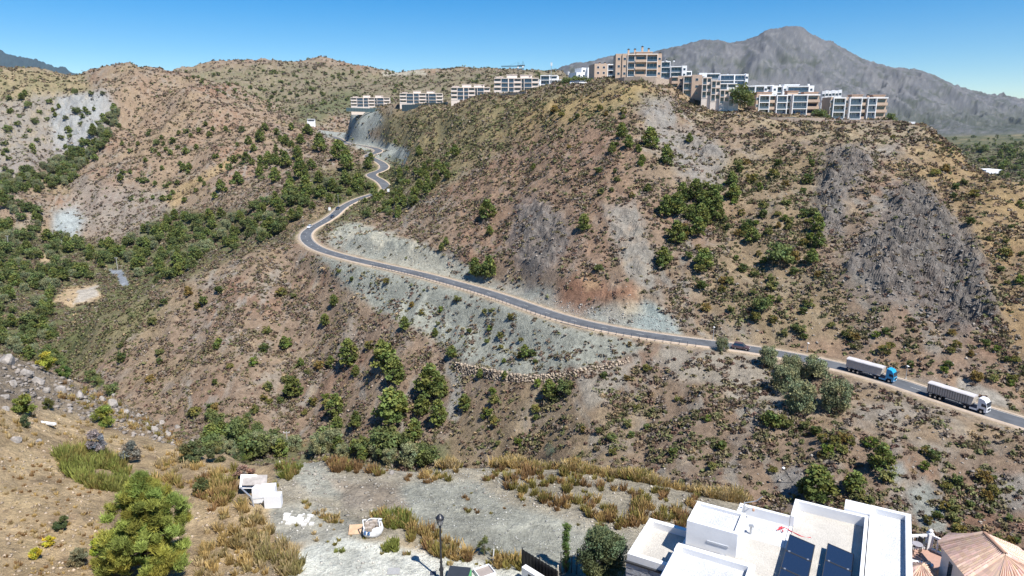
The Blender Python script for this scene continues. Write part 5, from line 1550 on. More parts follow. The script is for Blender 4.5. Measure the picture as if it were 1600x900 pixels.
# ------------------------------------------------------------------ the white villa at the lower right
VAZ = math.radians(29)
def V2(Bc, Ac):       # villa axes -> world
    return Bc * math.cos(VAZ) + Ac * math.sin(VAZ), -Bc * math.sin(VAZ) + Ac * math.cos(VAZ)
VW = plain('villa_white', (.73, .735, .75), .75, noise=.09, scale=.8, bump=.05)
def gravelmat(name, c, c2, sc=26):
    m, nt, b = nmat(name)
    tc = N(nt, 'ShaderNodeTexCoord'); vo = N(nt, 'ShaderNodeTexVoronoi'); vo.inputs['Scale'].default_value = sc
    no = N(nt, 'ShaderNodeTexNoise'); no.inputs['Scale'].default_value = .9; no.inputs['Detail'].default_value = 5
    nt.links.new(tc.outputs['Object'], vo.inputs['Vector']); nt.links.new(tc.outputs['Object'], no.inputs['Vector'])
    mx = N(nt, 'ShaderNodeMix', data_type='RGBA'); mx.inputs[6].default_value = (*c, 1); mx.inputs[7].default_value = (*c2, 1)
    nt.links.new(vo.outputs['Color'], mx.inputs[0])
    m2 = N(nt, 'ShaderNodeMix', data_type='RGBA', blend_type='MULTIPLY'); m2.inputs[0].default_value = .5
    cr_ = N(nt, 'ShaderNodeMapRange'); cr_.inputs[1].default_value = .3; cr_.inputs[2].default_value = .7; cr_.inputs[3].default_value = .7; cr_.inputs[4].default_value = 1.15
    nt.links.new(no.outputs[0], cr_.inputs[0]); nt.links.new(mx.outputs[2], m2.inputs[6]); nt.links.new(cr_.outputs[0], m2.inputs[7])
    nt.links.new(m2.outputs[2], b.inputs['Base Color']); b.inputs['Roughness'].default_value = .95
    bu = N(nt, 'ShaderNodeBump'); bu.inputs['Strength'].default_value = .7; bu.inputs['Distance'].default_value = .03
    nt.links.new(vo.outputs['Distance'], bu.inputs['Height']); nt.links.new(bu.outputs[0], b.inputs['Normal'])
    return m
GRB = gravelmat('beige_roof_gravel', (.41, .385, .35), (.56, .53, .48))
GRW = gravelmat('white_roof_gravel', (.43, .44, .46), (.60, .61, .63), 20)
villa = add('white_villa', None, (0, 0, CZ), label='white flat-roofed villa with stepped parapet roofs at the lower right', cat='house', rot=-VAZ)
def roofbox(b0, b1, a0, a1, ztop, zfl, mat, th=.28, zb=-27.0, nolow=(), skip=()):
    """a block: walls up to the roof floor, parapet round it, gravel inside"""
    MB().box(b0, b1, a0, a1, zb, zfl).part('wall', VW, villa)
    def m_(*a): MB().box(*a).part('parapet', VW, villa)
    if 'L' not in skip: m_(b0, b0 + th, a0, a1, zfl + .002, ztop)
    if 'R' not in skip: m_(b1 - th, b1, a0, a1, zfl + .002, ztop)
    if 'B' not in skip: m_(b0 + (0 if 'L' in skip else th + .001), b1 - (0 if 'R' in skip else th + .001), a1 - th, a1, zfl + .002, ztop)
    if 'F' not in skip: m_(b0 + (0 if 'L' in skip else th + .001), b1 - (0 if 'R' in skip else th + .001), a0, a0 + th, zfl + .002, ztop)
    MB().box(b0 + th + .004, b1 - th - .004, a0 + th + .004, a1 - th - .004, zfl + .003, zfl + .05).part('roof', mat, villa)
roofbox(.78, 2.42, 21.0, 32.95, -17.30, -17.62, GRW, .22)
roofbox(-2.36, .74, 21.0, 32.05, -17.42, -17.95, GRB, .16, skip=('L', 'R'))
MB().box(-.26, .775, 32.06, 32.95, -27, -17.31).part('parapet', VW, villa)
MB().box(.60, .74, 21.0, 31.88, -17.94, -17.31).part('parapet', VW, villa)
MB().box(-2.36, -2.20, 30.4, 31.88, -17.94, -17.43).part('parapet', VW, villa)
roofbox(-4.60, -2.38, 21.0, 30.55, -17.50, -18.0, GRW, .16, skip=('R', 'L'))
MB().box(-4.60, -4.44, 28.6, 30.38, -17.99, -17.51).part('parapet', VW, villa)
MB().box(-6.5, -4.62, 21.0, 26.7, -27, -18.02).part('wall', VW, villa)
MB().box(-4.42, -2.0, 21.2, 28.5, -17.945, -17.93).box(-6.3, -4.625, 26.15, 26.72, -18.015, -17.97).part('roof', GRB, villa)
roofbox(-6.15, -4.02, 26.75, 28.55, -16.80, -16.98, GRW, .17)
MB().box(-5.25, -4.35, 26.72, 26.76, -17.55, -17.47).part('wall_slot', plain('slot_shade_paint', (.5, .52, .56), .8), villa)  # strip proud of the wall, its grey paints the shade of a slot
roofbox(-8.3, -6.17, 25.35, 28.50, -18.30, -18.68, GRB, .24)
roofbox(-6.30, -3.12, 20.5, 26.10, -17.55, -17.86, GRW, .24)
# split-stone cladding under the left roof
rs = np.random.RandomState(4)
m = MB(); m2 = MB()
SL = plain('grey_cladding_stone', (.46, .47, .50), .85, noise=.3, scale=4, bump=.4)
z = -18.72
while z > -24:
    hh_ = rs.uniform(.10, .2); x = -8.32
    while x < -6.3:
        w = rs.uniform(.18, .5); d = rs.uniform(.02, .07)
        m.box(x + .008, min(x + w, -6.31), 25.35 - d, 25.349, z - hh_ + .012, z); x += w
    y = 25.4
    while y < 28.4:
        w = rs.uniform(.2, .5); d = rs.uniform(.02, .07)
        m.box(-8.30 - d, -8.301, y + .008, min(y + w, 28.5), z - hh_ + .012, z); y += w
    z -= hh_
m.part('stone_cladding', SL, villa)
MB().box(-8.36, -6.32, 25.24, 25.34, -18.70, -18.62).part('drip_edge', DARK, villa)
# roof clutter
def vloc(b, a, z): x, y = V2(b, a); return (x, y, z + CZ)
PAN = glassmat('solar_cell_glass', (.012, .022, .05), .12)
for i, (b0, b1, a1, lab) in enumerate(((-2.22, -1.16, 29.1, 'left string of tilted dark blue solar panels on the villa roof'), (-.70, .34, 29.2, 'right string of tilted dark blue solar panels, next to the raised white roof'))):
    e = add('solar_panel_array', None, vloc(b0, a1, -17.93), label=lab, cat='solar panels', group='solar panel strings on the villa roof', rot=-VAZ)
    w = b1 - b0
    for k in range(5):
        y1 = -k * 1.32; y0 = y1 - 1.30
        def zt(x): return .12 + .20 * (1 - x / w)
        p_ = MB().hexa([(0, y0, zt(0)), (w, y0, zt(w)), (w, y1, zt(w)), (0, y1, zt(0)), (0, y0, zt(0) + .04), (w, y0, zt(w) + .04), (w, y1, zt(w) + .04), (0, y1, zt(0) + .04)]).part('solar_panel', PAN, e)
        mf = MB()
        for (xa, xb, ya, yb) in ((0, w, y0, y0 + .03), (0, w, y1 - .03, y1), (0, .03, y0 + .031, y1 - .031), (w - .03, w, y0 + .031, y1 - .031)):
            mf.hexa([(xa, ya, zt(xa) + .041), (xb, ya, zt(xb) + .041), (xb, yb, zt(xb) + .041), (xa, yb, zt(xa) + .041), (xa, ya, zt(xa) + .052), (xb, ya, zt(xb) + .052), (xb, yb, zt(xb) + .052), (xa, yb, zt(xa) + .052)])
        mf.part('frame', DARK, p_)
        MB().box(.12, .2, y0 - .04, y0 + .04, zt(.15) + .04, zt(.15) + .075).box(w - .2, w - .12, y0 - .04, y0 + .04, zt(w - .15) + .04, zt(w - .15) + .075).part('clamp', RIM, p_)
    ms = MB()
    for k in range(6):
        ms.box(.05, .12, -k * 1.3 - .05, -k * 1.3 + .0, 0.02, zt(.1)); ms.box(0, w, -k * 1.3 - .06, -k * 1.3 + .01, .0, .05)
    ms.part('support', RIM, e)
RED = plain('red_strap', (.55, .03, .05), .6, noise=.1)
m = MB(); pr = None
for k in range(14):
    q = k / 13; x = -2.75 + 1.35 * q; y = 30.0 - .25 * q + .10 * math.sin(q * 7); p = (x, y, .03 + .02 * math.sin(k))
    if pr: m.tube(pr, p, .022, .022, 5)
    pr = p
for k in range(5): m.tube((-2.8 + .07 * k, 29.7 + .08 * (k % 3), .03), (-2.65 + .03 * k, 30.0 - .09 * k, .1), .02, .02, 5)
o = add('strap', m.mesh('strap', RED), (0, 0, -17.93 + CZ), label='thin red strap lying loosely above the left solar panels', cat='strap', rot=-VAZ)
e = add('roof_antenna', None, vloc(-4.35, 30.1, -17.5), label='small white and rusty antenna junk on the back corner of the villa roof', cat='antenna', rot=-VAZ)
MB().tube((0, 0, -.4), (0, 0, .35), .03, .03, 6).tube((0, 0, .3), (.5, .1, .5), .025, .02, 6).tube((.5, .1, .5), (.75, .1, .8), .02, .02, 6).part('pole', MATS['galvanised'], e)
MB().lathe([(.02, .1), (.10, .15), (.13, .2), (.1, .21)], .2, 0, 10).part('dish', VW, e)
MB().lathe([(.05, -.0), (.06, .08), (.04, .12)], .42, .02, 8).part('bracket', plain('rusty_orange', (.5, .3, .2), .8), e)
e = add('vent_pipe', None, vloc(-3.8, 28.9, -17.95), label='short grey vent pipe behind the white stair tower', cat='pipe')
MB().tube((0, 0, 0), (0, 0, .38), .05, .05, 8).part('pipe', MATS['galvanised'], e); MB().box(-.09, .09, -.09, .09, .383, .43).part('cap', MATS['galvanised'], e)

# ------------------------------------------------------------------ tiled house at the right edge
def PZ(px, py, z):
    u, t = ut(px, py); Y = z / float(t); return Vector((float(u) * Y, Y, z + CZ))
TILE = None
m_, nt, b = nmat('roof_tile')
at = N(nt, 'ShaderNodeAttribute', attribute_name='tint'); nt.links.new(at.outputs['Color'], b.inputs['Base Color']); b.inputs['Roughness'].default_value = .9; b.inputs['Specular IOR Level'].default_value = .15
TILE = m_
house = add('tiled_house', None, (0, 0, 0), label='house with pale terracotta barrel-tile roofs and white terrace at the lower right corner', cat='house')
hrs = np.random.RandomState(21)
def tile_slope(A, B, C, D, n_, rows_, name='roof'):
    """A-B along the ridge, D-C along the eave; barrel tiles run from ridge to eave"""
    up = (B - A).cross(D - A) if (B - A).length > .01 else (C - A).cross(D - A)
    up.normalize()
    if up.z < 0: up = -up
    V_ = []; C_ = []; Q_ = []
    sub = 6
    ctint = hrs.uniform(.8, 1.12, n_)
    for j in range(rows_):
        for i in range(n_):
            tint = np.array((.66, .48, .38)) * ctint[i] * hrs.uniform(.86, 1.12) * np.array((1, hrs.uniform(.93, 1.03), hrs.uniform(.9, 1.08)))
            b0 = len(V_)
            for jj, lift in ((j, .035), (j + 1.12, .0)):
                q = min(jj / rows_, 1.0)
                for s in range(sub + 1):
                    k = (i + s / sub) / n_
                    a = A.lerp(B, k); c = D.lerp(C, k)
                    p = a.lerp(c, q)
                    hgt = abs(math.sin(math.pi * (s / sub))) * .13 if s not in (0, sub) else -.03
                    wdt = ((A.lerp(D, q) - B.lerp(C, q)).length) / n_
                    hgt *= min(1, wdt / .16)
                    p = p + up * (hgt + .02 * (1 - (jj - j)) + .0)
                    V_.append(tuple(p)); C_.append(tint)
            for s in range(sub):
                Q_.append((b0 + s, b0 + s + 1, b0 + sub + 2 + s, b0 + sub + 1 + s))
    add(name, link(name, V_, quads=Q_, mat=TILE, colors=np.array(C_)), parent=house)
    return up
R1_, R2_ = PZ(1538, 834, -21.0), PZ(1571, 867, -21.0)
EFL, ENL = PZ(1466, 849, -22.3), PZ(1512, 906, -22.3)
tile_slope(R1_, R2_, ENL, EFL, 17, 9)
E3, E4 = PZ(1588, 856, -22.1), PZ(1660, 912, -22.1)
tile_slope(R2_, R1_, E3, E4, 17, 9)
tile_slope(R1_, PZ(1516, 838, -22.0), PZ(1484, 835, -22.7), EFL, 8, 5)
tile_slope(R1_, R1_ + Vector((.01, 0, 0)), E3, PZ(1553, 843, -22.1), 7, 6)
mr_ = MB(); mr_.tube(R1_ + Vector((0, 0, .03)), R2_ + Vector((0, 0, .03)), .11, .11, 8)
cols_ = np.tile(np.array((.36, .22, .16)), (len(mr_.v), 1))
add('ridge_tiles', link('ridge_tiles', mr_.v, quads=[f for f in mr_.f if len(f) == 4], mat=TILE, colors=cols_), parent=house)
cx = R2_ + Vector((0, 0, -.02))
ring = [ENL, PZ(1548, 935, -22.2), PZ(1588, 940, -22.2), PZ(1635, 925, -22.2), E4]
for a, b_ in zip(ring[:-1], ring[1:]):
    tile_slope(cx, cx + Vector((.01, 0, 0)), b_, a, 5, 8)
def wallq(p, q, z0, z1, name='wall', mat=VW, th=.25):
    d = (q - p); n_ = Vector((-d.y, d.x, 0)).normalized() * th
    return MB().hexa([(p.x, p.y, z0), (q.x, q.y, z0), (q.x + n_.x, q.y + n_.y, z0), (p.x + n_.x, p.y + n_.y, z0), (p.x, p.y, z1), (q.x, q.y, z1), (q.x + n_.x, q.y + n_.y, z1), (p.x + n_.x, p.y + n_.y, z1)]).part(name, mat, house)
ctr = (R1_ + R2_) / 2
def inset(p, k=.1): return p.lerp(ctr, k)
i1, i2, i3, i4 = inset(EFL), inset(ENL), inset(E4), inset(E3)
PLIL = plain('house_wall', (.70, .66, .64), .85, noise=.08)
MB().prism([(p.x, p.y) for p in (i1, i2, i3, i4)][::-1], CZ - 30, CZ - 22.35).part('wall', PLIL, house)
w0 = i1.lerp(i2, .30); w1 = i1.lerp(i2, .42)
dn = Vector((-(i2 - i1).y, (i2 - i1).x, 0)).normalized() * .04
if dn.x > 0: dn = -dn
MB().hexa([tuple(Vector((p.x, p.y, zz)) + dn * s) for zz in (CZ - 24.0, CZ - 22.7) for p, s in ((w0, 1), (w1, 1), (w1, 0), (w0, 0))]).part('window', GLASS, house)
# pyramid roof in front, terrace with balustrade
px0 = PZ(1440, 883, -23.2)
rg = [PZ(1412, 882, -23.9), PZ(1408, 925, -23.9), PZ(1475, 930, -23.9), PZ(1456, 880, -23.9)]
for k in range(4):
    a, b_ = rg[k], rg[(k + 1) % 4]
    tile_slope(px0, px0 + Vector((.01, 0, 0)), b_, a, 6, 7)
MB().prism([(p.x, p.y) for p in rg], CZ - 30, CZ - 23.95).part('wall', PLIL, house)
TFL = plain('terrace_tiles', (.40, .25, .20), .8, noise=.12, scale=4)
tz = -24.5
tp = [PZ(1400, 858, tz), PZ(1400, 880, tz), PZ(1460, 893, tz), PZ(1482, 880, tz), PZ(1476, 868, tz), PZ(1450, 856, tz)]
MB().prism([(p.x, p.y) for p in tp], CZ - 30, CZ + tz).part('terrace', TFL, house)
bal = [PZ(1398, 859, tz), PZ(1450, 857, tz), PZ(1476, 869, tz)]
for a, b_ in zip(bal[:-1], bal[1:]):
    l = (b_ - a).length; n_ = int(l / .27)
    d = (b_ - a).normalized(); nn = Vector((-d.y, d.x, 0)) * .055
    for (z0, z1, w_) in ((CZ + tz + .004, CZ + tz + .12, 1.0), (CZ + tz + .82, CZ + tz + .95, 1.1)):
        MB().hexa([tuple(Vector((p.x, p.y, zz)) + nn * s * w_) for zz in (z0, z1) for p, s in ((a, -1), (b_, -1), (b_, 1), (a, 1))]).part('handrail' if z0 > CZ + tz + .5 else 'plinth', VW, house)
    for k in range(n_):
        p = a.lerp(b_, (k + .5) / n_)
        MB().lathe([(.045, .12), (.06, .25), (.07, .34), (.035, .5), (.03, .68), (.055, .82)], 0, 0, 8).part('baluster', VW, house, (p.x, p.y, CZ + tz), smooth=True)
for p in bal:
    MB().box(-.15, .15, -.15, .15, 0, 1.05).lathe([(.05, 1.05), (.13, 1.12), (.13, 1.2), (.03, 1.3)], 0, 0, 8).part('newel_post', VW, house, (p.x, p.y, CZ + tz))
wallq(PZ(1400, 872, -23.6), PZ(1458, 885, -23.6), CZ - 27, CZ - 23.6)
ch = add('garden_table', None, PZ(1431, 866, tz), label='round black metal table with pale top on the terracotta terrace', cat='table')
MB().lathe([(.27, .66), (.29, .68), (.27, .70)], 0, 0, 16).part('tabletop', plain('table_top', (.30, .29, .32), .5), ch)
mm = MB()
for k in range(4):
    t = k * 1.571 + .4; mm.tube((.24 * math.cos(t), .24 * math.sin(t), 0), (.2 * math.cos(t), .2 * math.sin(t), .66), .025, .025, 6)
mm.part('legs', DARK, ch)
for k, (dx, dy, la) in enumerate(((-.7, .2, 'black metal chair left of the round terrace table'), (.55, .5, 'black metal chair behind the round terrace table'))):
    q = PZ(1431, 866, tz)
    c_ = add('garden_chair', None, (q.x + dx, q.y + dy, q.z), label=la, cat='chair', rot=k * 2.0)
    MB().box(-.22, .22, -.22, .22, .42, .46).part('seat', DARK, c_)
    MB().box(-.22, .22, .2, .24, .5, .9).part('backrest', DARK, c_)
    for sx in (-.19, .19):
        for sy in (-.19, .19): MB().box(sx - .02, sx + .02, sy - .02, sy + .02, 0, .419).part('leg', DARK, c_)

# ------------------------------------------------------------------ foreground street furniture and clutter
lb = hit(690, 906); LAMPM = plain('black_lamp_paint', (.02, .022, .03), .4, noise=.1, spec=.5)
lh = (float(ut(690, 803)[1]) * lb[1]) - lb[2]
lamp = add('street_lamp', None, W3(lb), label='ornate black lantern street lamp standing on the pale paving in front', cat='street lamp')
MB().lathe([(.16, -.1), (.16, .08), (.10, .14), (.085, .5), (.12, .56), (.12, .62), (.07, .70), (.06, .95), (.085, 1.0), (.05, 1.08), (.045, lh - .75), (.07, lh - .72), (.04, lh - .66)], 0, 0, 14).part('post', LAMPM, lamp, smooth=True)
m = MB()
z0 = lh - .64
m.lathe([(.05, z0), (.10, z0 + .04), (.10, z0 + .06)], 0, 0, 6)
for k in range(6):
    t = k * math.pi / 3
    m.tube((.10 * math.cos(t), .10 * math.sin(t), z0 + .05), (.19 * math.cos(t), .19 * math.sin(t), z0 + .42), .012, .012, 5)
m.part('lantern_frame', LAMPM, lamp)
MB().lathe([(.09, z0 + .062), (.175, z0 + .41)], 0, 0, 6).part('lantern_glass', glassmat('lantern_glass', (.35, .36, .38), .2), lamp)
MB().lathe([(.22, z0 + .42), (.20, z0 + .46), (.10, z0 + .58), (.05, z0 + .60), (.035, z0 + .64), (.0, z0 + .70)], 0, 0, 12).part('lantern_cap', LAMPM, lamp, smooth=True)

def flat_slab(name, px, py, w, d, z, mat, label, cat, rot=0):
    p = hit(px, py)
    return MB().box(-w / 2, w / 2, -d / 2, d / 2, -.05, z).part(name, mat, None, (p[0], p[1], p[2] + CZ + .015), label=label, cat=cat, rot=rot)
flat_slab('manhole_cover', 615, 893, .62, .5, .02, plain('drain_metal', (.33, .33, .33), .8, noise=.3, scale=30), 'square grey drain cover set in the pale paving', 'drain cover', .05)
flat_slab('access_cover', 677, 896, .3, .3, .02, CHAS, 'small dark square cover left of the lamp foot', 'cover', .1)
# waste container with a dark lid
p = hit(718, 905)
e = add('waste_container', None, W3(p), label='dark-lidded container with green rim right of the street lamp', cat='container', rot=-.15)
MB().box(-.55, .55, -.5, .35, 0, .35).part('body', plain('green_plastic', (.10, .33, .14), .5), e, bevel=.02)
MB().hexa([(-.56, -.52, .353), (.5, -.52, .353), (.5, .36, .36), (-.56, .36, .36), (-.56, -.52, .40), (.5, -.52, .40), (.5, .36, .46), (-.56, .36, .46)]).part('lid', plain('dark_plastic', (.035, .04, .05), .45), e)
p = hit(757, 897)
e = add('planter_box', None, W3(p), label='open grey box with pale rim lying at the edge of the paving', cat='box', rot=.5)
MB().box(-.4, .4, -.35, .35, 0, .12).part('base', plain('grey_brown_board', (.30, .26, .24), .85), e)
MB().box(-.44, -.405, -.4, .4, 0, .2).box(.405, .44, -.4, .4, 0, .2).box(-.4, .4, -.4, -.355, 0, .2).box(-.4, .4, .355, .4, 0, .2).part('rim', VW, e)
# gate wall and corrugated black fence
f0, f1 = PZ(816, 900, -23.0), PZ(890, 930, -23.6)
t0 = PZ(816, 859, -20.75); base0 = Vector((t0.x, t0.y, 0)); t1 = PZ(872, 893, -20.95); base1 = Vector((t1.x, t1.y, 0))
e = add('metal_fence', None, (t0.x, t0.y, t0.z), label='black corrugated metal fence at the bottom edge left of the olive tree', cat='fence')
d = (t1 - t0); l = d.length; n_ = int(l / .10); ux = d.normalized(); nv = Vector((-ux.y, ux.x, 0))
m = MB()
for k in range(n_):
    a = ux * (k * .10); c_ = ux * (k * .10 + .075)
    o_ = nv * (.0 if k % 2 else .026)
    m.hexa([tuple(q + nv * s + o_ + Vector((0, 0, zz))) for zz in (-2.2, 0) for q, s in ((a, 0), (c_ + ux * .03, 0), (c_ + ux * .03, .03), (a, .03))])
m.part('sheet', plain('black_sheet_metal', (.015, .015, .018), .45, noise=.2), e)
for q in (0, .5, 1.0):
    a = d * q; MB().box(a.x - .03, a.x + .03, a.y + .05, a.y + .11, -2.3, .08).part('post', plain('pale_post', (.55, .5, .42), .7) if q == 1.0 else DARK, e)
w0 = PZ(815, 886, -21.2); w1 = PZ(850, 908, -21.25)
e = add('gate_wall', None, w0, label='white rendered gate wall with a dark meter door at the bottom edge', cat='wall')
dv = w1 - w0; nn = Vector((-dv.y, dv.x, 0)).normalized() * .3
MB().hexa([tuple(q + Vector((0, 0, zz))) for zz in (-2.0, 0) for q in (Vector((0, 0, 0)), dv, dv + nn, nn)]).part('wall', VW, e)
nf = -nn.normalized() * .02
MB().hexa([tuple(dv * k + nf * s + Vector((0, 0, zz))) for zz in (-1.2, -.15) for k, s in ((.3, 1), (.85, 1), (.85, 0), (.3, 0))]).part('meter_door', DARK, e)
for i, (px, pb_, pt_) in enumerate(((876, 897, 863), (893, 895, 868), (901, 897, 858))):
    p = hit(px, pb_); h = (float(ut(px, pt_)[1]) - float(ut(px, pb_)[1])) * p[1]
    MB().tube((0, 0, -.2), (0, 0, h), .028, .028, 6).part('fence_post', DARK, None, W3(p), label=['left', 'short middle', 'tall right'][i] + ' thin dark post between black fence and olive tree', cat='post', group='thin posts by the olive tree')

# rubbish: white boxes, board, builder's bag, broken plaster
FOAM = plain('white_foam_board', (.74, .74, .76), .8, noise=.06)
def boxy(name, px, py, dims, rz, label, mat=FOAM, tilt=(0, 0), cat='box', dz=0):
    p = hit(px, py); w, d, h = dims
    return MB().box(-w / 2, w / 2, -d / 2, d / 2, 0, h).part(name, mat, None, (p[0], p[1], p[2] + CZ + dz), label=label, cat=cat, rot=(tilt[0], tilt[1], rz), bevel=.015)
boxy('white_cabinet', 428, 791, (.95, .5, .80), .1, 'front white box of the dumped pile, standing upright')
boxy('white_cabinet', 421, 778, (.85, .5, .85), .15, 'white box standing behind the front one of the dumped pile')
boxy('white_cabinet', 404, 784, (.55, .5, .95), -.1, 'narrow white box in the middle of the dumped pile', tilt=(-.1, 0))
boxy('foam_slab', 388, 774, (.95, .08, .9), .35, 'tilted white panel leaning at the left of the dumped pile', tilt=(-.9, .2), cat='panel', dz=.45)
boxy('grey_sheet', 400, 768, (1.4, .9, .05), .3, 'grey brown sheet lying over the back of the dumped pile', plain('weathered_sheet', (.36, .33, .31), .8, noise=.3), tilt=(.25, .15), cat='sheet', dz=.75)
p = hit(391, 790)
e = add('bent_scaffold', None, W3(p), label='bent grey metal frame at the lower left of the dumped pile', cat='frame')
MB().tube((-.7, .5, .9), (.1, 0, .55), .05, .05, 6).tube((.1, 0, .55), (.25, -.1, 0), .06, .05, 6).tube((.25, -.1, .5), (.9, 0, .5), .04, .04, 6).part('bars', RIM, e)
boxy('plywood_sheet', 556, 829, (.75, .7, .05), .1, 'tan plywood sheet leaning beside the white builders bag', plain('plywood', (.50, .34, .22), .8, noise=.25, scale=3), tilt=(.25, 0), cat='board', dz=.05)
p = hit(583, 834)
bag = add('builders_bag', None, W3(p), label='slumped white woven builders bag full of rubble, with blue print', cat='bag', rot=.1)
BAG = plain('woven_bag', (.72, .73, .75), .8, noise=.12, scale=5, bump=.3)
V_ = []; Q_ = []
nr, na = 9, 28
hrs2 = np.random.RandomState(8)
for j in range(nr):
    q = j / (nr - 1)
    for i in range(na):
        t = 2 * math.pi * i / na
        sq = 1 / max(abs(math.cos(t)), abs(math.sin(t))) ** .6
        r = (.44 + .10 * math.sin(math.pi * q)) * sq * (1 + .05 * math.sin(3 * t + q * 4) + .02 * hrs2.randn())
        V_.append((r * math.cos(t), r * .85 * math.sin(t), q * (.62 + .14 * math.sin(t * 1 + .6) + .05 * math.sin(4 * t)) + .0))
for j in range(nr - 1):
    for i in range(na):
        Q_.append((j * na + i, j * na + (i + 1) % na, (j + 1) * na + (i + 1) % na, (j + 1) * na + i))
sm = link('sack', V_, quads=Q_, mat=BAG, smooth=True); so = add('sack', sm, parent=bag)
md = so.modifiers.new('thick', 'SOLIDIFY'); md.thickness = .02
m = MB()
for k in range(26):
    x, y = hrs2.uniform(-.36, .36, 2); s = hrs2.uniform(.05, .13)
    m.box(x - s, x + s, y - s * .8, y + s * .8, .42, .5 + s * hrs2.uniform(.5, 1.6))
m.part('rubble', plain('bag_rubble', (.36, .31, .27), .9, noise=.4, scale=6), bag)
for sx in (-.45, .4):
    m = MB(); m.tube((sx, -.3, .6), (sx - .05, -.12, .95), .03, .03, 5); m.tube((sx - .05, -.12, .95), (sx + .1, .05, .85), .03, .03, 5); m.tube((sx + .1, .05, .85), (sx, .2, .6), .03, .03, 5)
    m.part('strap', BAG, bag)
def letter_arc(m, cx, cz, r, a0, a1, y, th=.04):
    n_ = 10
    for k in range(n_):
        t0_, t1_ = a0 + (a1 - a0) * k / n_, a0 + (a1 - a0) * (k + 1) / n_
        m.hexa([(cx + (r - th) * math.cos(t0_), y, cz + (r - th) * math.sin(t0_)), (cx + (r - th) * math.cos(t1_), y, cz + (r - th) * math.sin(t1_)), (cx + (r - th) * math.cos(t1_), y + .15, cz + (r - th) * math.sin(t1_)), (cx + (r - th) * math.cos(t0_), y + .15, cz + (r - th) * math.sin(t0_)),
                (cx + r * math.cos(t0_), y, cz + r * math.sin(t0_)), (cx + r * math.cos(t1_), y, cz + r * math.sin(t1_)), (cx + r * math.cos(t1_), y + .15, cz + r * math.sin(t1_)), (cx + r * math.cos(t0_), y + .15, cz + r * math.sin(t0_))])
m = MB(); letter_arc(m, -.16, .33, .09, .8, 5.4, -.52); letter_arc(m, -.36, .36, .08, .8, 5.4, -.50)
m.part('print', plain('blue_print', (.06, .14, .30), .7), bag)
PL = plain('broken_plaster', (.62, .61, .59), .85, noise=.1)
R = random.Random(3); m = MB()
for k in range(46):
    px, py = (R.gauss(458, 12), R.gauss(812, 3.5)) if k < 30 else (R.uniform(440, 490), R.uniform(803, 822))
    p = hit(px, py); s = R.uniform(.03, .13)
    if k % 20 == 0: s = .16
    m.box(p[0] - s, p[0] + s * R.uniform(.6, 1.3), p[1] - s, p[1] + s, p[2] + CZ - .05, p[2] + CZ + R.uniform(.03, .1))
add('plaster_rubble', m.mesh('plaster_rubble', PL), kind='stuff', label='scattered broken white plaster on the dirt below the dumped boxes', cat='rubble')
p = hit(770, 878); 
MB().tube((0, 0, 0), (.06, 0, .75), .035, .03, 6).part('white_stake', VW, None, W3(p), label='short white stake in the grass right of the street lamp', cat='stake')
p = hit(70, 662)
MB().box(-.9, .9, -.12, .12, 0, .12).part('white_pipe', VW, None, W3(p), rot=-.25, label='pale plank lying in the dry grass at the far left', cat='plank')
# ------------------------------------------------------------------ foreground vegetation and stones
def needle_crown(n_, blobs, base, rs, size, flat=.85):
    """big near crown: tufts of fine needles round many branch ends"""
    P_ = []; C_ = []
    per = n_ // len(blobs)
    for (x, y, z, r) in blobs:
        d = rs.randn(per, 3); d /= np.linalg.norm(d, axis=1)[:, None]
        q = rs.rand(per) ** .4
        # cluster the needles into tufts
        tuft = rs.randn(26, 3); tuft /= np.linalg.norm(tuft, axis=1)[:, None]
        k = rs.randint(26, size=per)
        pt = tuft[k] * (q * r)[:, None] * .85 + d * r * .22
        P_.append(np.array([x, y, z]) + pt * np.array([1, 1, flat]))
        tone = rs.uniform(.72, 1.3); ye = rs.uniform(-.15, .25)
        tt = rs.uniform(.8, 1.25, 26)[k][:, None]
        C_.append(np.array(base) * tone * tt * np.array([1 + ye, 1, 1 - ye * .6]) * rs.uniform(.8, 1.2, (per, 1)))
    return np.concatenate(P_), np.concatenate(C_)
def blades(P_, L, W_, rs, up=.6):
    n_ = len(P_)
    d = rs.randn(n_, 3); d[:, 2] = np.abs(d[:, 2]) * .8 + up; d /= np.linalg.norm(d, axis=1)[:, None]
    s = np.cross(d, rs.randn(n_, 3)); s /= np.linalg.norm(s, axis=1)[:, None]
    L = L[:, None]; W_ = W_[:, None]
    return np.stack([P_ - s * W_ * .5, P_ + s * W_ * .5, P_ + d * L + s * W_ * .2, P_ + d * L - s * W_ * .2], 1).reshape(-1, 3)
rs = np.random.RandomState(42)
# the big bright pine
pb = hit(236, 897); hp = float(ut(236, 737)[1]) * pb[1] - pb[2]
tree = add('pine_tree', None, W3(pb), label='big bright green bushy pine filling the lower left foreground', cat='tree')
bl = []
k = 0
while len(bl) < 210:
    q = rs.rand() ** .85; z = hp * (.10 + .84 * q)
    rad = 2.25 * (math.sin(math.pi * min(1, .34 + .68 * q)) ** .75)
    th = rs.rand() * 6.283; rr = rad * rs.uniform(.25, .95)
    bl.append((rr * math.cos(th) + .25 * (q - .5), rr * math.sin(th) * .9, z, rs.uniform(.24, .46) * (1.1 - .35 * q)))
P_, C_ = needle_crown(110000, bl, (.31, .355, .085), rs, .1)
v = blades(P_, rs.uniform(.14, .30, len(P_)), rs.uniform(.022, .04, len(P_)), rs, .6)
add('crown', link('crown', v, quads=quadidx(len(P_)), mat=LEAF, colors=np.repeat(C_, 4, 0)), parent=tree)
